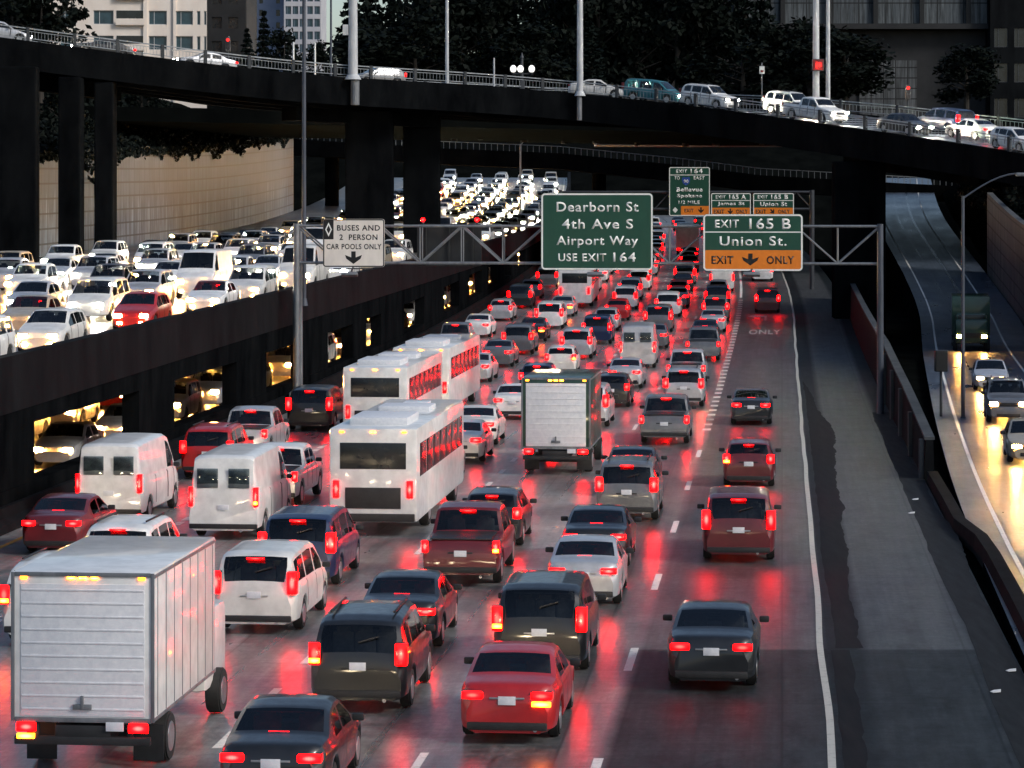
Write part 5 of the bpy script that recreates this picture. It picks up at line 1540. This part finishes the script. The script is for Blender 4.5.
for k in range(6):
    lat = -25.9 - 3.75 * k
    blk = (lambda c: 205 < c < 240) if k < 2 else None
    lane_traffic(D, lat, 80 + k * 11, 432, (4.5, 10), PAL_O, CARK, names[k], GO, 30 + k, True, lite_from=160, skip=blk)
# lower road behind the openings
GL = 'oncoming vehicles on the lower road behind the openings'
for k in range(2):
    lane_traffic(lambda l, Y: R(l, Y, -.05), -26.4 - 4.2 * k, 84, 330, (3.0, 6), PAL_O, [('sedan', 1), ('hatchback', 1), ('suv', 1)], ['outer lower lane', 'inner lower lane'][k], GL, 50 + k, True, lite_from=100)
# ramp
for i, (Y, kind, col, lab) in enumerate(((107, 'sedan', 'beige', 'beige sedan cut by the right edge, nearest of the vehicles coming down the ramp'), (126, 'suv', 'grey', 'grey suv with bright headlights beside the ramp lamp post'), (147, 'sedan', 'silver', 'silver sedan with headlights on, third from the near end of the ramp'), (186, 'box_truck', 'dark green', 'dark box truck coming down the ramp behind the cars'))):
    p = RP(2.2, Y, .012); q = RP(2.2, Y + 1, .012)
    o = full_vehicle(kind, col, p, (-math.atan(q.z - p.z), 0, -math.atan2(q.x - p.x, 1) + math.pi), True, 'off', 'ramp', 0, 2)
    tag(o, lab, KINDS[kind]['cat'], 'vehicles on the ramp')
# street traffic on the overpass
def ov_car(t, off, kind, color, right, label, lit='tail'):
    p = ov_at(t, off, .012); q = ov_at(t + 6, off, .012); d = (q - p).normalized()
    rz = math.atan2(d.y, d.x) - math.pi / 2; pit = math.asin(d.z)
    o = full_vehicle(kind, color, p, (pit, 0, rz) if right else (-pit, 0, rz + math.pi), True, 'off' if right else 'soft', False, 0, 2)
    tag(o, label, KINDS[kind]['cat'], 'street vehicles on the overpass')
ov_car(788, 2.6, 'pickup', 'white', True, 'white crew cab pickup truck with headlight lit on the overpass')
ov_car(686, 2.7, 'suv', 'white', True, 'white suv on the overpass between the teal minivan and the white street sign')
ov_car(740, 5.4, 'suv', 'white', True, 'white suv on the overpass just behind the white pickup truck, right of the street sign')
ov_car(638, 2.8, 'minivan', 'teal', True, 'teal minivan on the overpass left of the white suv')
ov_car(592, 2.7, 'sedan', 'pearl white', True, 'pearl white sedan on the overpass beside the pale lamp post, leftmost of its queue')
ov_car(854, 8.4, 'minivan', 'dark blue', False, 'dark blue minivan with red tail lamps on the overpass')
ov_car(908, 5.6, 'sedan', 'white', False, 'white sedan with red tail lamp near the right end of overpass')
ov_car(875, 2.6, 'sedan', 'black', True, 'black sedan with headlight on behind the overpass railing at right')
ov_car(985, 2.6, 'hatchback', 'white', True, 'white hatchback nearest the right end of the overpass, facing right')
ov_car(970, 8.6, 'sedan', 'dark blue', False, 'dark blue sedan in the far lane of the overpass at its right end')
ov_car(-1, 3.0, 'sedan', 'silver', True, 'silver sedan on the overpass at the far left edge')
ov_car(113, 6.0, 'sedan', 'black', False, 'black sedan with red tail lamp in front of the cream building')
ov_car(227, 6.0, 'sedan', 'silver', False, 'silver sedan under the red traffic light on the overpass')
ov_car(415, 6.5, 'hatchback', 'grey', False, 'grey hatchback on the overpass between the two thick lamp posts')

# labels that single each vehicle out
ORD = ['first', 'second', 'third', 'fourth', 'fifth', 'sixth', 'seventh', 'eighth', 'ninth', 'tenth']
def ordinal(n):
    tens = {20: 'twenti', 30: 'thirti', 40: 'forti'}
    if n <= 10: return ORD[n - 1]
    if n < 20: return ['eleventh', 'twelfth', 'thirteenth', 'fourteenth', 'fifteenth', 'sixteenth', 'seventeenth', 'eighteenth', 'nineteenth'][n - 11]
    b = {20: 'twenty', 30: 'thirty', 40: 'forty'}[n // 10 * 10]
    return {20: 'twentieth', 30: 'thirtieth', 40: 'fortieth'}[n] if n % 10 == 0 else b + ' ' + ORD[n % 10 - 1]
lanes = {}
for t in TRAFFIC: lanes.setdefault(t[3], []).append(t)
cand = {}
for ln, row in lanes.items():
    for i, t in enumerate(row):
        me_ = '%s %s' % (t[2], WORDS[t[1]])
        if 0 < i < len(row) - 1:
            a, b = row[i - 1], row[i + 1]
            lab = '%s between %s %s and %s %s in %s' % (me_, a[2], WORDS[a[1]], b[2], WORDS[b[1]], ln)
        else: lab = '%s, %s vehicle in the %s' % (me_, 'nearest' if i == 0 else 'farthest', ln)
        cand.setdefault(lab, []).append((t, '%s, %s vehicle from the near end of the %s' % (me_, ordinal(i + 1), ln)))
for lab, ts in cand.items():
    for t, alt in ts:
        l = lab if len(ts) == 1 and len(lab.split()) <= 16 else alt
        tag(t[0], l, KINDS[t[1]]['cat'], t[6])

# litter
for i, (lat, Y, lab) in enumerate(((3.9, 88, 'small white scrap on the shoulder, left of two near the wall'), (4.2, 92, 'small white scrap lying beside the kerb below the wall'), (4.1, 56, 'white scrap at the foot of the dark shoulder, lower one'), (4.6, 58.5, 'white scrap at the foot of the dark shoulder, upper one'))):
    m = MB(); m.prism([(0, 0, .012), (.16, .03, .02), (.18, .14, .05), (.05, .17, .03), (-.04, .09, .015)], (0, 0, .012)); o = m.build('litter', M['litter']); o.location = R(lat, Y, .005)
    tag(o, lab, 'litter', 'scraps on the shoulder')
print('vehicles', len(TRAFFIC))
